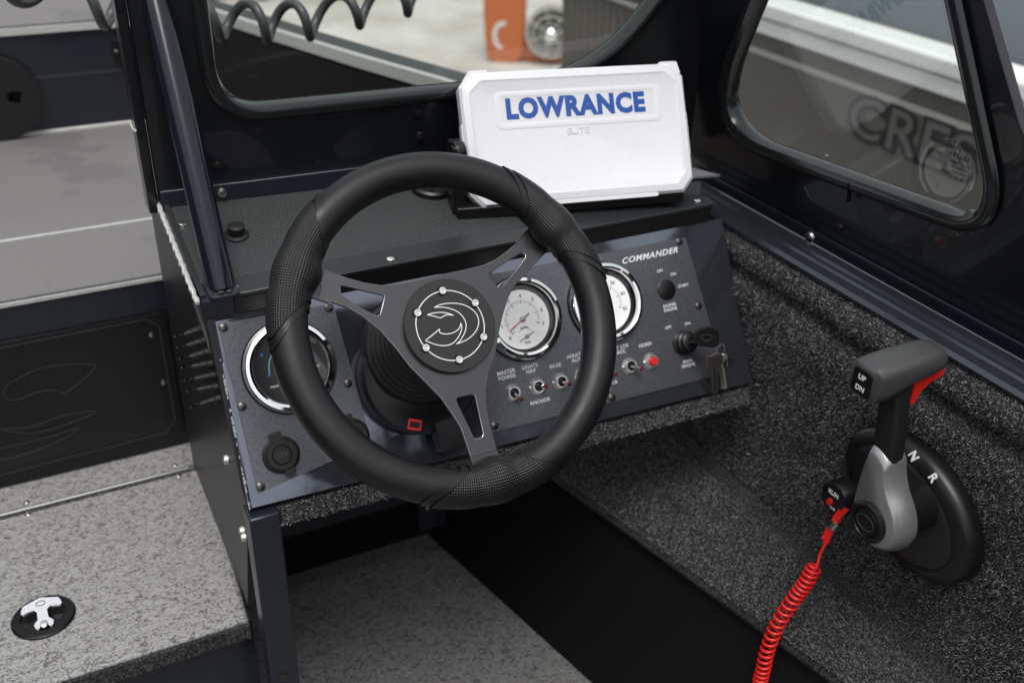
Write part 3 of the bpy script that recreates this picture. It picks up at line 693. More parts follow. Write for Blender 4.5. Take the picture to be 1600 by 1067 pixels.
PLT = [(-0.0987, 0.0758), (-0.0865, 0.0674), (-0.0711, 0.0596), (-0.055, 0.0538), (-0.033, 0.0522), (-0.0006, 0.0531), (0.0325, 0.0533), (0.0544, 0.0542), (0.0702, 0.0578), (0.0873, 0.0652), (0.1131, 0.0790), (0.1279, 0.0551), (0.1014, 0.0389), (0.08, 0.0252), (0.071, 0.0158), (0.0599, -0.0004), (0.0495, -0.0187), (0.0397, -0.0393), (0.0279, -0.0546), (0.0205, -0.0702), (0.0168, -0.0826), (0.0148, -0.1042), (0.0145, -0.1300), (-0.0142, -0.1300), (-0.0147, -0.1188), (-0.0160, -0.099), (-0.0212, -0.0827), (-0.0278, -0.0658), (-0.0386, -0.0481), (-0.0493, -0.0304), (-0.0588, -0.0086), (-0.0689, 0.011), (-0.0819, 0.0278), (-0.0958, 0.0404), (-0.119, 0.0543)]
PLT[0] = (-.1075, .0800)
HOL = [[(-0.1005, 0.0655), (-0.0949, 0.0642), (-0.0528, 0.0454), (-0.0502, 0.0427), (-0.0621, 0.0215), (-0.0662, 0.0209), (-0.0833, 0.0346), (-0.102, 0.0554)],
       [(0.0528, 0.0448), (0.1041, 0.0634), (0.1093, 0.0598), (0.1074, 0.0554), (0.0862, 0.0393), (0.0637, 0.0239), (0.0595, 0.0243), (0.0505, 0.0411)],
       [(-0.0151, -0.0684), (-0.0134, -0.0653), (0.0059, -0.0653), (0.0097, -0.0681), (0.0068, -0.1153), (0.0040, -0.1189), (-0.0047, -0.119), (-0.0067, -0.1157), (-0.0110, -0.0904)]]
HOL = [[(sum(p[0] for p in h_) / len(h_) * .2 + x * .8, sum(p[1] for p in h_) / len(h_) * .2 + y * .8) for x, y in h_] for h_ in HOL]
spk = obj('spoke_plate', bm_prism(PLT, -.0165, -.0120, HOL), BRUSH, sw, WMx, bevel=.0005)
spk.data.materials.append(mat('polished_chamfer', (.42, .42, .42), .22, 1.)); spk.modifiers['bevel'].material = 1
for c_ in (150, 30, -90):   # spoke roots inside the rim
    obj('spoke_root', bm_box(.119, .150, -.0145, .0145, -.0160, -.0125), BRUSH, sw, WMx @ Matrix.Rotation(math.radians(c_), 4, 'Z'))
hub = obj('hub_cap', bm_lathe([(.0475, -.0120), (.0475, -.0068), (.0468, -.0060), (0, -.0060)], 80), ANOD, sw, WMx)
ENG = mat('engraved_line', (.78, .77, .75), .35, .4)
obj('emblem_ring', bm_stroke([(.0353 * math.cos(i * PI / 48), .0353 * math.sin(i * PI / 48)) for i in range(96)], .0009, -.0061, -.0057), ENG, hub, WMx)
EMBS = [[(-0.0142, 0.0188), (-0.0067, 0.0202), (0.0014, 0.0199), (0.0102, 0.018), (0.0175, 0.0147), (0.0234, 0.0098), (0.0273, 0.0035), (0.0276, -0.0036), (0.0247, -0.01), (0.0185, -0.0156), (0.0107, -0.0193), (0.003, -0.0209), (-0.0021, -0.0212), (0.0023, -0.0195), (0.008, -0.0143), (0.0118, -0.0092), (0.0137, -0.0037), (0.0129, 0.0025), (0.0095, 0.0086), (0.0036, 0.0133), (-0.0045, 0.017)],
        [(-0.0231, 0.0131), (-0.0158, 0.0134), (-0.0089, 0.0126), (-0.0023, 0.0104), (0.0038, 0.0067), (-0.0018, 0.0087), (-0.0059, 0.0086), (-0.0107, 0.0072), (-0.0167, 0.0103)],
        [(-0.0319, -0.0113), (-0.0233, -0.0076), (-0.0144, -0.0031), (-0.0155, -0.0058), (-0.0129, -0.0084), (-0.0072, -0.0099), (-0.001, -0.0096), (0.0043, -0.0076), (0.0072, -0.0048), (0.0087, -0.0018), (0.0084, -0.0065), (0.0059, -0.0109), (0.0013, -0.0158), (-0.0043, -0.0195), (-0.0103, -0.0207), (-0.0171, -0.0197), (-0.0243, -0.0166)]]
def refine(pts, sharp):
    res = []; n = len(pts)
    for i in range(n):
        p0, p1, p2, p3 = pts[i - 1], pts[i], pts[(i + 1) % n], pts[(i + 2) % n]
        if i in sharp: p0 = (2 * p1[0] - p2[0], 2 * p1[1] - p2[1])
        if (i + 1) % n in sharp: p3 = (2 * p2[0] - p1[0], 2 * p2[1] - p1[1])
        for k_ in range(4):
            f_ = k_ / 4
            res.append(tuple(.5 * (2 * b_ + (c_ - a_) * f_ + (2 * a_ - 5 * b_ + 4 * c_ - d_) * f_ ** 2 + (3 * b_ - a_ - 3 * c_ + d_) * f_ ** 3) for a_, b_, c_, d_ in zip(p0, p1, p2, p3)))
    return res
for q, shp in zip(EMBS, ({0, 12}, {0, 4, 7}, {0, 2, 9})):
    obj('emblem_line', bm_stroke(refine([(x + .0025, y + .002) for x, y in q], shp), .0008, -.0061, -.0057), ENG, hub, WMx)
for i in range(6):
    a_ = math.radians(88 - 60 * i); c_ = WMx @ T(.0353 * math.cos(a_), .0353 * math.sin(a_), 0)
    b_ = obj('bolt', bm_lathe([(.0040, -.0061), (.0040, -.0042), (.0036, -.0036), (.0021, -.0036), (.0020, -.0046), (0, -.0046)], 24), STEEL, hub, c_)
    obj('bolt_recess', bm_lathe([(.0041, -.0059), (.0054, -.0058)], 24), BLACKWALL, b_, c_)

# ---------------------------------------------------------------- ignition key and keyring
key = thing('ignition_key', 'black headed ignition key with spare keys hanging from the dash switch', 'key', (.3575, .08, -.14))
KM = pm(.5475, -.1475)
obj('key_head', bm_prism(round_poly([(-.019, -.008), (-.010, -.014), (.012, -.017), (.019, -.010), (.018, .008), (.002, .015), (-.016, .009)], .005, 5), -.004, .004), PLASTIC, key, frame(KM @ Vector((.011, .003, .038)), (.89, -.45, .02), (.1, .12, 1)) @ Matrix.Scale(.82, 4), bevel=.002, seg=3)
obj('head_emblem', bm_stroke([(.0065 * math.cos(i * PI / 10), .0042 * math.sin(i * PI / 10)) for i in range(20)], .0008, .0039, .0043), GREYPL, key, frame(KM @ Vector((.011, .003, .038)), (.89, -.45, .02), (.1, .12, 1)))
obj('key_blade', bm_box(-.004, .004, -.001, .001, .018, .032), BRASS, key, KM)
KP = KM @ Vector((.024, -.012, .046))
HK = frame(KP, (.89, -.45, .02), (0, 0, 1))       # hanging straight down
obj('split_ring', bm_tube([(.006 * math.cos(i * PI / 12), -.006 + .008 * math.sin(i * PI / 12), .0) for i in range(24)], .0008, 6, closed=True), STEEL, key, HK @ Matrix.Rotation(.5, 4, 'Y'))
def spare(off, rot, ln, yaw):
    m_ = HK @ T(*off) @ Matrix.Rotation(rot, 4, 'Z') @ Matrix.Rotation(yaw, 4, 'Y')
    k_ = obj('spare_key', bm_prism(round_poly([(-.0095, 0), (.0095, 0), (.0085, -.017), (.0038, -.022), (.0038, -ln), (0, -ln - .003), (-.0038, -ln), (-.0038, -.022), (-.0085, -.017)], .0015, 3), -.0009, .0009), BRASS, key, m_, bevel=.0003)
    obj('key_groove', bm_box(-.0007, .0007, -ln + .002, -.020, .0008, .0011), DARKSTEEL, k_, m_)
spare((-.008, -.012, .002), .12, .054, .2); spare((.000, -.013, -.003), .22, .050, -.5)
obj('tag_disc', bm_lathe([(.0085, -.0006), (.0085, .0006), (0, .0006)], 24), STEEL, key, HK @ T(.011, -.024, .0) @ Matrix.Rotation(.5, 4, 'Y'))

# ---------------------------------------------------------------- fish finder with white sun cover
ff = thing('fish_finder', 'white sun cover with blue lettering on a dash-mounted fish finder', 'fish finder', (.26, .2, .01))
ty, tt = math.radians(-12), math.radians(30)
fn = Vector((math.sin(ty) * math.cos(tt), -math.cos(ty) * math.cos(tt), math.sin(tt)))
fu = Vector((math.cos(ty), math.sin(ty), 0))
FO = Vector((.12561949, .2, .02865314))
FF = frame(FO, fu, fn.cross(fu))
W_, H_ = .281, .158
outl = round_poly([(0, .016), (.014, 0), (W_ - .014, 0), (W_, .016), (W_, H_ - .016), (W_ - .016, H_), (.016, H_), (0, H_ - .016)], .004, 4)
def inset(pts, d, cx=W_ / 2, cy=H_ / 2): return [(cx + (x - cx) * (1 - d / (W_ / 2)), cy + (y - cy) * (1 - d / (H_ / 2))) for x, y in pts]
def bm_loft(loops):
    bm = bmesh.new(); rows = [[bm.verts.new(p) for p in lp] for lp in loops]; n = len(rows[0])
    for a, b in zip(rows, rows[1:]):
        for i in range(n): bm.faces.new((a[i], a[(i + 1) % n], b[(i + 1) % n], b[i]))
    bm.faces.new(rows[0][::-1]); bm.faces.new(rows[-1]); return bm
def at(lp, z): return [(x, y, z) for x, y in lp]
face_in = inset(outl, .013)
cv = obj('sun_cover', bm_loft([at(inset(outl, .002), -.023), at(outl, -.020), at(outl, -.004), at(inset(outl, .003), 0), at(inset(outl, .0105), .0012), at(face_in, -.0003)]), WHITE, ff, FF, smooth=30)
for x0, x1, y0, y1 in ((-.0015, .012, .045, .100), (W_ - .012, W_ + .0015, .045, .100)):
    obj('side_latch', bm_prism(rrect(x0, x1, y0, y1, .003), -.019, -.006), WHITE, cv, FF, bevel=.001)
for x0, x1 in ((.002, .040), (W_ - .040, W_ - .002)):
    obj('corner_tab', bm_prism(round_poly([(x0, H_ - .014), (x1, H_ - .014), (x1 - .004, H_ + .0025), (x0 + .012, H_ + .0025)], .003, 3), -.019, -.003), WHITE, cv, FF, bevel=.0015)
obj('bottom_step', bm_prism(round_poly([(.045, -.0025), (W_ - .045, -.0025), (W_ - .058, .011), (.058, .011)], .003, 3), -.019, -.0005), WHITE, cv, FF, bevel=.0012)
fo = rrect(.040, W_ - .034, .089, .133, .008, 5); fi = rrect(.048, W_ - .042, .096, .127, .004, 5)
obj('logo_frame', bm_loft([at(fo, -.0008), at(fo, .0001), at([((a[0] + b[0]) / 2, (a[1] + b[1]) / 2) for a, b in zip(fo, fi)], .0006), at(fi, -.0001), at(fi, -.0008)]), WHITE, cv, FF, smooth=40)
text('LOWRANCE', .0315, FF @ T(.1395, .1115, .0001), BLUE, cv, bold=.0017, sx=.92, depth=.0001, space=1.11)
text('ELITE', .0105, FF @ T(.139, .0825, .0), WHITE, cv, bold=.0002, sx=1.15, depth=.0006)
obj('unit_body', bm_prism(inset(outl, .012), -.055, -.0235), PLASTIC, ff, FF, bevel=.006)
BRM = frame(FO, fu, (0, 0, 1))       # z towards the helmsman
br = obj('bracket', bm_box(-.017, .268, -.0150, -.0010, -.050, -.004), PLASTIC, ff, BRM, bevel=.0015)
obj('bracket_arm', bm_box(-.020, -.004, -.0148, .070, -.048, -.014), PLASTIC, ff, BRM, bevel=.003)
obj('gap_sheen_strip', bm_box(.018, .225, -.0008, .0012, -.045, -.002), mat('gap_sheen', (.03, .034, .034), .15), ff, BRM)  # thin strip added to paint the lighter sheen of the gap
for x in (-.014,): obj('bracket_knob', bm_lathe([(.012, 0), (.013, .004), (.012, .012), (0, .014)], 16), PLASTIC, ff, frame(FO + fu * x + Vector((0, .02, .062)), (0, 1, 0), (0, 0, 1)))
tag(obj('deck_angle', bm_prism([(0, 0), (.075, -.010), (.030, .034), (0, .05)], 0, .003), mat('grey_sheet', (.30, .31, .32), .4, .5), None, frame((.405, .205, .018), (1, 0, 0), (0, 1, .19))), 'small grey sheet metal angle beside the white sun cover', 'bracket')

# ---------------------------------------------------------------- windshield
ws = thing('windshield', 'black framed front windshield panel with rounded glass', 'windshield', (.15, .33, .04))
U = Vector((.302, -.018, 0)).normalized()
BM = frame((-.155, .336, 0), U, (0, 0, 1))      # s along, z up, n = towards bow? (U x Z)
wl = round_poly([(.028, .136), (.50, .136), (.640, .30), (.640, .52), (.028, .52)], [.055, .20, .10, .06, .05], 10)
outer = [(-.047, .036), (.655, .025), (.665, .56), (-.047, .56)]
obj('bulkhead', bm_prism(outer, -.008, .008, [wl]), BLACKP, ws, BM, bevel=.0015)
def sweep_loop(lp, prof):
    """closed planar loop with profile (inward offset, height)"""
    bm = bmesh.new(); n = len(lp); rows = []
    cx = sum(p[0] for p in lp) / n; cy = sum(p[1] for p in lp) / n
    for i in range(n):
        a = Vector(lp[i - 1]); b = Vector(lp[(i + 1) % n]); d = (b - a).normalized(); nr = Vector((-d.y, d.x))
        if nr.dot(Vector((cx, cy)) - Vector(lp[i])) < 0: nr = -nr
        rows.append([bm.verts.new((lp[i][0] + nr.x * o_, lp[i][1] + nr.y * o_, h_)) for o_, h_ in prof])
    for i in range(n):
        a, b = rows[i], rows[(i + 1) % n]
        for k_ in range(len(prof)): bm.faces.new((a[k_], a[(k_ + 1) % len(prof)], b[(k_ + 1) % len(prof)], b[k_]))
    return bm
gpf = [(-.013, .0085), (-.012, .012), (-.007, .0155), (-.001, .0155), (.004, .012), (.006, .004), (.006, -.004), (.0, -.012), (-.010, -.012), (-.010, .0085)]
obj('gasket', sweep_loop(wl, gpf), GASKET, ws, BM, smooth=40)
obj('pane', bm_prism(wl, -.0025, .0025), GLASS, ws, BM, smooth=None)
obj('bottom_flange', bm_box(-.045, .645, .028, .056, .009, .016), NAVY, ws, BM, bevel=.001)
for s_ in (.022, .25, .62): obj('flange_bolt', bm_lathe([(.006, 0), (.005, .003), (0, .0045)], 14), STEEL, ws, BM @ T(s_, .046, .016))
for s_, z in ((.022, .075), (.262, .112), (.264, .083), (.364, .118)): obj('black_bolt', bm_lathe([(.006, 0), (.005, .003), (0, .004)], 14), PLASTIC, ws, BM @ T(s_, z, .008))
post = thing('windshield_post', 'black square upright post at the walkthrough edge of the windshield', 'post', (-.2, .345, .03))
obj('post_tube', bm_box(-.2145, -.2035, .326, .356, .03, .58), BLACKP, post, bevel=.002)
obj('weld_ring', bm_tube([(-.2155, .324, .128), (-.2155, .340, .124), (-.2155, .357, .128)], .0016, 6), WELD, post)
brc = thing('windshield_brace', 'round navy tube brace rising from the console corner to the windshield', 'brace', (-.178, .152, 0))
p0, p1 = Vector((-.1755, .158, .004)), Vector((-.1735, .345, .275))
obj('tube', bm_tube([p0, p0.lerp(p1, .5), p0.lerp(p1, .97)], .0145, 24), mat('brace_paint', (.006, .008, .014), .16, .0, .0, .4), brc)
FMb = TM @ T(.013, .002, .002)
obj('foot_plate', bm_prism(rrect(-.014, .016, -.017, .016, .007), 0, .004), NAVY, brc, FMb, bevel=.001)
for dx, dy in ((-.003, -.005), (.005, -.004), (-.002, -.011), (.006, -.0115)): obj('foot_bolt', bm_lathe([(.0032, .004), (.003, .006), (0, .0068)], 10), DARKSTEEL, brc, FMb @ T(dx, dy, 0))

sw_ = thing('side_window', 'black framed starboard side window with rounded glass', 'window', (.53, .05, -.02))
LEAN = math.radians(9)
SMx = frame((.53, 0, -.02), (0, -1, 0), (-math.sin(LEAN), 0, math.cos(LEAN)))       # s = aft, z up the leaning side; n faces inboard
sl = round_poly([(-.272, .079), (.206, .114), (.088, .37), (-.117, .37)], [.075, .05, .05, .05], 10)
outer = [(-.33, -.006), (1.2, -.006), (1.2, .04), (.42, .075), (.285, .12), (.203, .228), (.146, .327), (.10, .41), (-.33, .41)]
obj('bulkhead', bm_prism(outer, -.006, .006, [sl]), BLACKP, sw_, SMx, bevel=.0015)
obj('gasket', sweep_loop(sl, gpf), GASKET, sw_, SMx, smooth=40)
obj('gasket_joint', bm_box(.005, .0065, .075, .099, .011, .0165), BLACKWALL, sw_, SMx)
obj('pane', bm_prism(sl, -.0025, .0025), GLASS, sw_, SMx, smooth=None)
obj('bottom_flange', bm_box(-.30, 1.2, -.0055, .011, .0065, .010), NAVY, sw_, SMx, bevel=.001)
for s_, z, m_ in ((-.058, .001, STEEL), (.40, .001, STEEL)): obj('flange_bolt', bm_lathe([(.0075, 0), (.0065, .003), (0, .005)], 16), m_, sw_, SMx @ T(s_, z, .010))
obj('black_bolt', bm_lathe([(.006, 0), (.005, .003), (0, .004)], 14), PLASTIC, sw_, SMx @ T(-.013, .032, .006))
MARK = mat('glass_etching', (.01, .01, .01), .5)
for s_, sz, z in (('Taylor', .0105, .184), ('Made', .0095, .173), ('SAFETY GLASS', .0042, .165), ('AS 2  M 201', .0042, .160), ('TEMPERED', .0042, .155), ('10  27', .0045, .149)):
    text(s_, sz, SMx @ T(.142, z, .003), MARK, sw_, 'glass_marking', shear=.2 if sz > .009 else 0, depth=.00005)
text('Taylor', .006, BM @ T(.072, .172, .003), MARK, ws, 'glass_marking', shear=.2, depth=.00005)

# ---------------------------------------------------------------- throttle control
th = thing('throttle_control', 'side-mounted engine throttle lever with silver arm and grey grip', 'throttle', (.44, -.235, -.205))
BX = frame((.446, -.233, -.197), (0, -1, 0), (0, 0, 1))       # local x = aft, y = up, z = inboard
rot = Matrix.Rotation(math.radians(-18), 4, 'Z')
obj('base', bm_lathe([(1.0, -.004), (1.0, .004), (.985, .012), (.94, .016), (.86, .019), (.80, .021), (.78, .0205)], 72, sx=.095, sy=.070), PLASTIC, th, BX @ rot, smooth=40)
obj('base_face', bm_lathe([(.78, .0200), (.70, .024), (.40, .026), (0, .026)], 64, sx=.095, sy=.070), mat('base_face_black', (.007, .007, .008), .42), th, BX @ rot, smooth=50)
for s_, a_ in (('N', 104), ('R', 84)):
    a_ = math.radians(a_)
    m_ = BX @ rot @ T(.095 * .90 * math.cos(a_), .070 * .90 * math.sin(a_), .0182) @ Matrix.Rotation(a_, 4, 'Z') @ Matrix.Rotation(math.radians(22), 4, 'Y') @ Matrix.Rotation(-a_ - .2, 4, 'Z')
    text(s_, .0125, m_, WPRINT, th, bold=.0004, depth=.0010)
AX = frame((.372, -.251, -.170), (0, -1, 0), (0, 0, 1))        # arm frame, centre of hub
body = smooth_loop([(-.027, .004), (-.026, -.019), (-.010, -.037), (.011, -.041), (.033, -.031), (.042, -.008), (.033, .017), (.015, .037), (.007, .056), (.004, .070), (-.021, .081), (-.024, .060), (-.026, .036)], 2)
cen = (.002, .004)
def scl(lp, f, c=cen): return [(c[0] + (x - c[0]) * f, c[1] + (y - c[1]) * f) for x, y in lp]
obj('silver_arm', bm_loft([at(scl(body, .96), -.015), at(body, -.010), at(scl(body, 1.0), -.004), at(scl(body, .95), .006), at(scl(body, .86), .012), at(scl(body, .80), .0135)]), SILVER, th, AX, smooth=50)
obj('pivot_shaft', bm_lathe([(.028, -.05), (.028, -.012)], 32), PLASTIC, th, AX @ T(.004, -.006, 0))
cap = obj('pivot_cap', bm_lathe([(.0225, .010), (.0225, .0165), (.020, .0185), (.0165, .0185), (.0155, .0165), (.0145, .018), (0, .0185)], 40), PLASTIC, th, AX @ T(.002, -.008, 0))
obj('cap_mark', bm_stroke([(.011 * math.cos(i * PI / 12), .008 * math.sin(i * PI / 12)) for i in range(24)], .0008, .0182, .0188), GREYPL, cap, AX @ T(.002, -.008, 0))
st = [(-.033, .0, 0), (.007, .0, 0)]
sx0, sx1 = -.0345, .0085
def ring(y, x0, x1, d0, d1, r=.006, n=4): return [(x, y, z) for x, z in rrect(x0, x1, d0, d1, r, n)]
def bm_rings(rings):
    bm = bmesh.new(); rows = [[bm.verts.new(p) for p in q] for q in rings]; n = len(rows[0])
    for a, b in zip(rows, rows[1:]):
        for i in range(n): bm.faces.new((a[i], a[(i + 1) % n], b[(i + 1) % n], b[i]))
    bm.faces.new(rows[0]); bm.faces.new(rows[-1][::-1]); return bm
obj('stalk', bm_rings([ring(.060, -.0215, .0055, -.012, .006), ring(.074, -.0225, .0045, -.012, .008), ring(.10, -.0255, .0015, -.011, .008), ring(.135, -.0310, -.0040, -.011, .008), ring(.150, -.0330, -.0060, -.014, .010)]), RUBBER, th, AX, smooth=50)
# grip runs athwartships (local z), from inboard thumb end to the wall side
def gring(z, y0, y1, x0, x1, r=.012): return [(x, y, z) for x, y in rrect(x0, x1, y0, y1, r, 5)]
grip = obj('grip', bm_rings([gring(.044, .143, .168, -.033, -.006, .010), gring(.041, .137, .172, -.039, .000, .012), gring(.028, .136, .174, -.040, .001, .013), gring(.010, .141, .175, -.040, .001, .013), gring(-.012, .146, .176, -.039, .000, .013), gring(-.034, .148, .176, -.038, -.001, .013), gring(-.046, .150, .174, -.036, -.003, .012), gring(-.051, .155, .169, -.031, -.008, .007)]), GREYPL, th, AX, smooth=50)
bt = obj('rocker_button', bm_prism(rrect(-.031, -.008, .141, .167, .004), .040, .0455), PLASTIC, grip, AX, bevel=.0015)
text('UP', .0075, AX @ T(-.0195, .1590, .0456), WPRINT, bt, bold=.0002, depth=.0002)
text('DN', .0075, AX @ T(-.0195, .1475, .0456), WPRINT, bt, bold=.0002, depth=.0002)
tgp = round_poly([(-.008, .148), (-.045, .153), (-.046, .1435), (-.030, .139), (-.019, .131), (-.0135, .118), (-.008, .118)], .003, 3)
obj('neutral_trigger', bm_prism(tgp, -.010, .010), RED, th, AX @ T(-.018, 0, -.0075) @ Matrix.Rotation(PI / 2, 4, 'Y') @ Matrix.Scale(-1, 4, (1, 0, 0)), bevel=.0015)
KX = BX @ T(-.066, -.030, .030)
ks = obj('stop_switch', bm_lathe([(.020, -.012), (.021, .008), (.019, .014), (.016, .016), (0, .016)], 32), PLASTIC, th, KX)
text('RUN', .0075, KX @ T(0, .008, .0162), WPRINT, ks, bold=.0002, depth=.0003)
obj('red_button', bm_lathe([(.0042, .016), (.004, .019), (0, .0195)], 16), RED, ks, KX @ T(-.002, -.004, 0))
text('OFF', .005, KX @ T(.003, -.0105, .0162), WPRINT, ks, depth=.0003)

# ---------------------------------------------------------------- lanyard
ln = thing('stop_lanyard', 'red coiled stop-switch lanyard hanging from the throttle base', 'lanyard', (.34, -.16, -.52))
lp0 = [(.398, -.196, -.243), (.388, -.190, -.262), (.372, -.195, -.295)]
obj('clip_loop', bm_tube([(.402, -.187, -.226), (.399, -.184, -.236), (.394, -.182, -.252), (.3865, -.1835, -.272)], .0032, 8), REDW, ln)
obj('clip_tail', bm_tube([(.4035, -.181, -.229), (.399, -.1785, -.241), (.391, -.1785, -.259), (.386, -.179, -.270)], .0028, 8), REDW, ln)
obj('ferrule', bm_tube([(.3965, -.1825, -.2465), (.3925, -.1815, -.2545)], .0058, 12), STEEL, ln)
path = [(.3735, -.186, -.299), (.366, -.1855, -.322), (.358, -.181, -.347), (.350, -.173, -.388), (.345, -.170, -.429), (.342, -.172, -.463), (.340, -.173, -.485)]
pts = [(.3865, -.1835, -.270), (.380, -.1845, -.284)]
NT = 24
cpath = [lerp_path(path, i / 300) for i in range(301)]
for i in range(301):
    c_ = Vector(cpath[i]); d = (Vector(cpath[min(i + 1, 300)]) - Vector(cpath[max(i - 1, 0)])).normalized()
    a = d.cross(Vector((1, 0, 0))).normalized(); b = d.cross(a); ph = 2 * PI * NT * i / 300; rr = .0078 * min(1, .5 + i / 20)
    pts.append(tuple(c_ + rr * (math.cos(ph) * a + math.sin(ph) * b)))
pts += [(.339, -.173, -.505), (.337, -.170, -.55), (.325, -.14, -.62), (.30, -.13, FZ + .004)]
obj('coil', bm_tube(pts, .0019, 7), REDW, ln, smooth=80)

# ---------------------------------------------------------------- neighbouring pontoon boat
pn_ = thing('pontoon_boat', 'taupe pontoon boat with pale rail and outlined lettering beyond the side window', 'boat', (1.65, .8, -1.5))
obj('side_panel', bm_box(1.6, 1.64, -2.5, 1.95, -1.0, -.165), PONT, pn_)
obj('rail_top', bm_box(1.575, 1.68, -2.5, 2.6, -.118, -.075), PWHITE, pn_, bevel=.01, seg=3)
obj('rail_lower', bm_box(1.585, 1.66, -2.5, 2.6, -.162, -.122), PWHITE, pn_, bevel=.006)
obj('stripe', bm_box(1.597, 1.5995, -2.5, 2.6, -.222, -.206), PSTRIPE, pn_)
PX = frame((1.598, 1.066, -.285), (0, -1, 0), (0, 0, 1))
text('CREST', .142, PX @ T(.250, .0, 0), PDARK, pn_, bold=.011, sx=1.22, depth=.001, space=1.05)
text('CREST', .142, PX @ T(.250, 0, .0012), PFILL, pn_, bold=.001, sx=1.22, depth=.001, space=1.05)
obj('seat_cover', bm_loft([[(1.70, 2.2, -.08), (1.70, -.8, -.08), (2.6, -.8, -.08), (2.6, 2.2, -.08)], [(1.76, 2.1, .10), (1.76, -.7, .12), (2.5, -.7, .16), (2.5, 2.1, .13)], [(1.9, 2.0, .20), (1.9, -.6, .22), (2.4, -.6, .24), (2.4, 2.0, .21)]]), COVER, pn_, smooth=60)
for y in (-1.6, 3.2):
    obj('pontoon_tube', bm_tube([(2.0 if y < 0 else 3.2, -2.5, -1.15), (2.0 if y < 0 else 3.2, 2.6, -1.15)], .3, 28), PWHITE, pn_)
obj('deck', bm_box(1.66, 3.6, -2.5, 2.6, -.9, -.85), PONT, pn_)
# machine seen through the front glass
om = thing('orange_loader', 'orange upright machine frame with chrome gear drum beyond the windshield', 'machine', (3.2, 6.3, -1.5))
OMX = frame((3.20, 6.2, -1.5), (.86, -.5, 0), (0, 0, 1))
col_ = [(-.13, -.02), (.13, -.02), (.15, .2), (.15, .5), (.10, 1.0), (.02, 1.5), (-.14, 1.5), (-.17, 1.0), (-.17, .4), (-.15, .15)]
obj('column', bm_prism(smooth_loop(col_, 1), 0, .16), ORANGE, om, OMX, bevel=.02)
obj('swoosh', bm_stroke([(-.02 + .06 * math.cos(a_), .20 + .09 * math.sin(a_)) for a_ in [1.2 + i * .32 for i in range(12)]], .03, .155, .165, False), WPRINT, om, OMX)
obj('gear_back', bm_lathe([(0, .165), (.185, .165), (.185, .15)], 32), PLASTIC, om, OMX @ T(.34, .24, 0))
for a_ in range(7): obj('gear_spoke', bm_box(.03, .185, -.010, .010, .168, .182), STEEL, om, OMX @ T(.34, .24, 0) @ Matrix.Rotation(a_ * .9, 4, 'Z'))
for r_, z in ((.19, .17), (.14, .21), (.09, .25)):
    obj('gear_ring', bm_lathe([(r_ * .86, z), (r_, z), (r_, z + .03), (r_ * .86, z + .03), (r_ * .86, z)], 24), STEEL, om, OMX @ T(.34, .24, 0))
obj('gear_hub', bm_lathe([(.05, .1), (.05, .30), (.03, .32), (0, .32)], 20), CHROME, om, OMX @ T(.34, .24, 0))
obj('rear_arm', bm_prism(smooth_loop([(.1, -.02), (.62, -.02), (.60, .10), (.45, .16), (.2, .2), (.1, .2)], 1), .03, .12), ORANGE, om, OMX)
obj('fork', bm_prism([(.50, .05), (.58, .05), (.55, 1.1), (.47, 1.1)], .02, .12), PLASTIC, om, OMX)
obj('cross_arm', bm_box(.05, .9, .95, 1.06, .03, .13), PLASTIC, om, OMX)
bm = bmesh.new(); rows = []
for i in range(66):
    y = 1.951 + i * .01; x = 1.612 + .010 * math.sin(i * 1.25)
    rows.append([bm.verts.new(p) for p in ((x, y, -.166), (x + .04, y + .02 * (i / 65) , -1.0), (1.66, y, -1.0), (1.66, y, -.166))])
for a, b in zip(rows, rows[1:]):
    for k_ in range(4): bm.faces.new((a[k_], a[(k_ + 1) % 4], b[(k_ + 1) % 4], b[k_]))
bm.faces.new(rows[0]); bm.faces.new(rows[-1][::-1])
obj('ribbed_skirt', bm, PLEAT, pn_, smooth=60)

# ---------------------------------------------------------------- the rest of the boat behind the camera, and added blocks that dim the low sky
seat = thing('helm_chair', 'black helm chair behind the steering wheel', 'chair', (.13, -1.1, FZ))
BV = mat('black_seat_vinyl', (.012, .012, .013), .5)
obj('cushion', bm_prism(rrect(-.12, .38, -1.35, -.90, .05), -.28, -.17), BV, seat, bevel=.03, seg=4)
obj('backrest', bm_prism(rrect(-.12, .38, -.16, .34, .06), 0, .11), BV, seat, frame((0, -1.26, 0), (1, 0, 0), (0, -.15, 1)), bevel=.03, seg=4)
obj('pedestal', bm_lathe([(.16, 0), (.15, .02), (.04, .05), (.04, .37), (.12, .38)], 32), NAVY, seat, T(.13, -1.12, FZ))
phs = thing('port_hull_side', 'navy port hull side with dark carpet lining', 'hull side', (-1.6, -1, FZ))
obj('lining', bm_box(-1.66, -1.6, -3.2, 1.3, FZ, -.05), CARPET, phs)
obj('trim', bm_box(-1.68, -1.58, -3.2, 1.3, -.049, -.02), TRIM, phs)
stn = thing('stern_bulkhead', 'navy stern bulkhead across the back of the boat', 'bulkhead', (-.5, -3.2, FZ))
obj('panel', bm_box(-1.6, .52, -3.24, -3.2, FZ, -.02), NAVY, stn)
pcn = thing('port_console', 'dark port side console with windshield frame', 'console', (-1.3, .4, FZ))
obj('body', bm_box(-1.59, -1.02, .15, .5, FZ, .03), NAVY, pcn, bevel=.01)
obj('frame_panel', bm_box(-1.59, -1.02, .33, .345, .031, .50), BLACKP, pcn)
obj('cable_arm', bm_box(-1.06, -1.03, .346, .77, .42, .45), BLACKP, pcn)
shed = thing('aft_sky_block', 'unseen dark block added aft for dark reflections', 'building', (7, -9, -1.5))  # put in out of view to darken reflections and block low sky
BLOCKER = mat('sky_block_dark', (.05, .052, .055), .7)
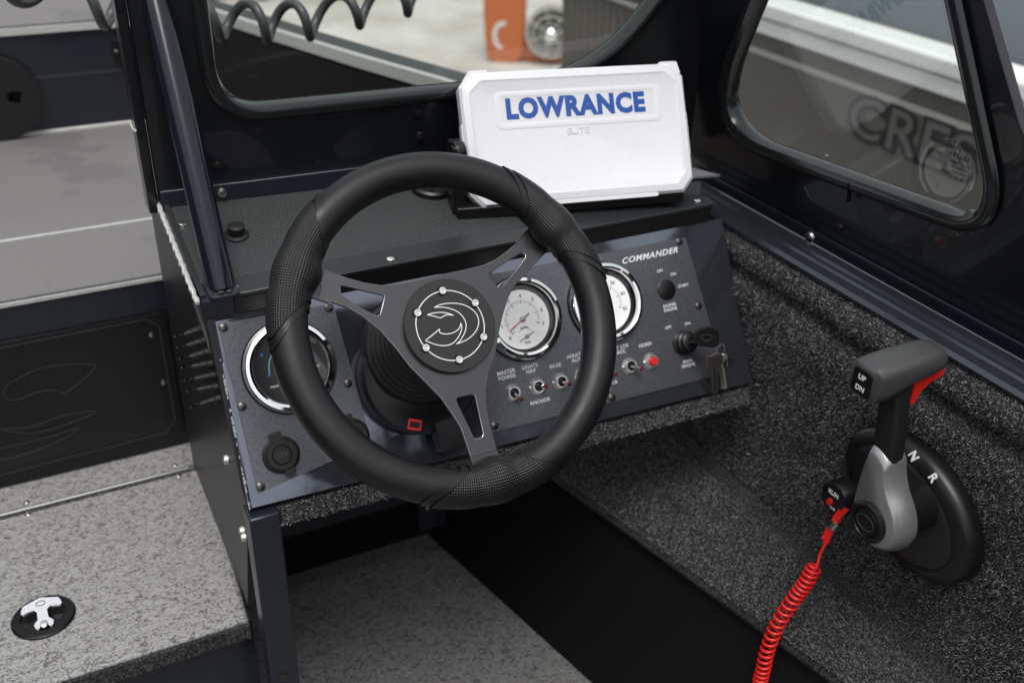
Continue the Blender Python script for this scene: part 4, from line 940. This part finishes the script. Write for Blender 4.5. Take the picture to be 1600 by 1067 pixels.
obj('wall', bm_box(2.2, 14, -14, -7, -1.5, 3.4), BLOCKER, shed)
obj('roof', bm_prism([(-14.3, 3.401), (-6.7, 3.401), (-10.5, 4.9)], 2.0, 14.2), BLOCKER, shed, frame((0, 0, 0), (0, 1, 0), (0, 0, 1)))
for k_ in range(3): obj('door', bm_box(3.2 + k_ * 3.6, 6.0 + k_ * 3.6, -6.99, -6.95, -1.5, 1.8), mat('block_door', (.12, .12, .125), .6), shed)

ws_ = thing('port_sky_block', 'unseen long block added to port, dimming the low sky', 'building', (-9, 3, -1.5))  # added to hide the low port sky, for stronger top light
obj('wall', bm_box(-12, -6.5, -4, 16, -1.5, 2.6), BLOCKER, ws_)
obj('roof', bm_box(-12.2, -6.3, -4.2, 16.2, 2.61, 2.9), BLOCKER, ws_)
sh2 = thing('bow_sky_block', 'unseen block added ahead of the bow, dimming the low sky', 'building', (4, 18, -1.5))  # added out of view to cut low sky light from ahead
obj('wall', bm_box(-8, 22, 17, 24, -1.5, 4.5), BLOCKER, sh2)
obj('roof', bm_box(-8.3, 22.3, 16.7, 24.3, 4.51, 4.9), BLOCKER, sh2)

# a parked boat far beyond the windshield
pb = thing('parked_boat', 'dark boat on a trailer across the yard beyond the windshield', 'boat', (1.8, 9.2, -1.5))
PBX = frame((1.0, 9.3, -1.5), (1, -.35, 0), (0, 0, 1))
HB = mat('brown_black_hull', (.045, .032, .026), .4)
obj('hull', bm_loft([[(-1.2, .35, -.9), (1.6, .30, -.9), (2.0, .9, -.9), (-1.3, .9, -.9)], [(-1.2, .32, .0), (1.5, .28, .0), (2.0, .9, .1), (-1.3, .9, .1)]]), HB, pb, PBX)
obj('trailer_frame', bm_box(-1.4, 2.2, .20, .27, -.85, -.02), PLASTIC, pb, PBX)
for x in (-.2, .5): obj('trailer_wheel', bm_lathe([(0, -.08), (.20, -.08), (.24, -.05), (.24, .05), (.20, .08), (.1, .06), (0, .06)], 28), RUBBER, pb, PBX @ T(x, .24, .02))
obj('trailer_jack', bm_box(1.05, 1.13, .02, .9, .02, .10), PLASTIC, pb, PBX)
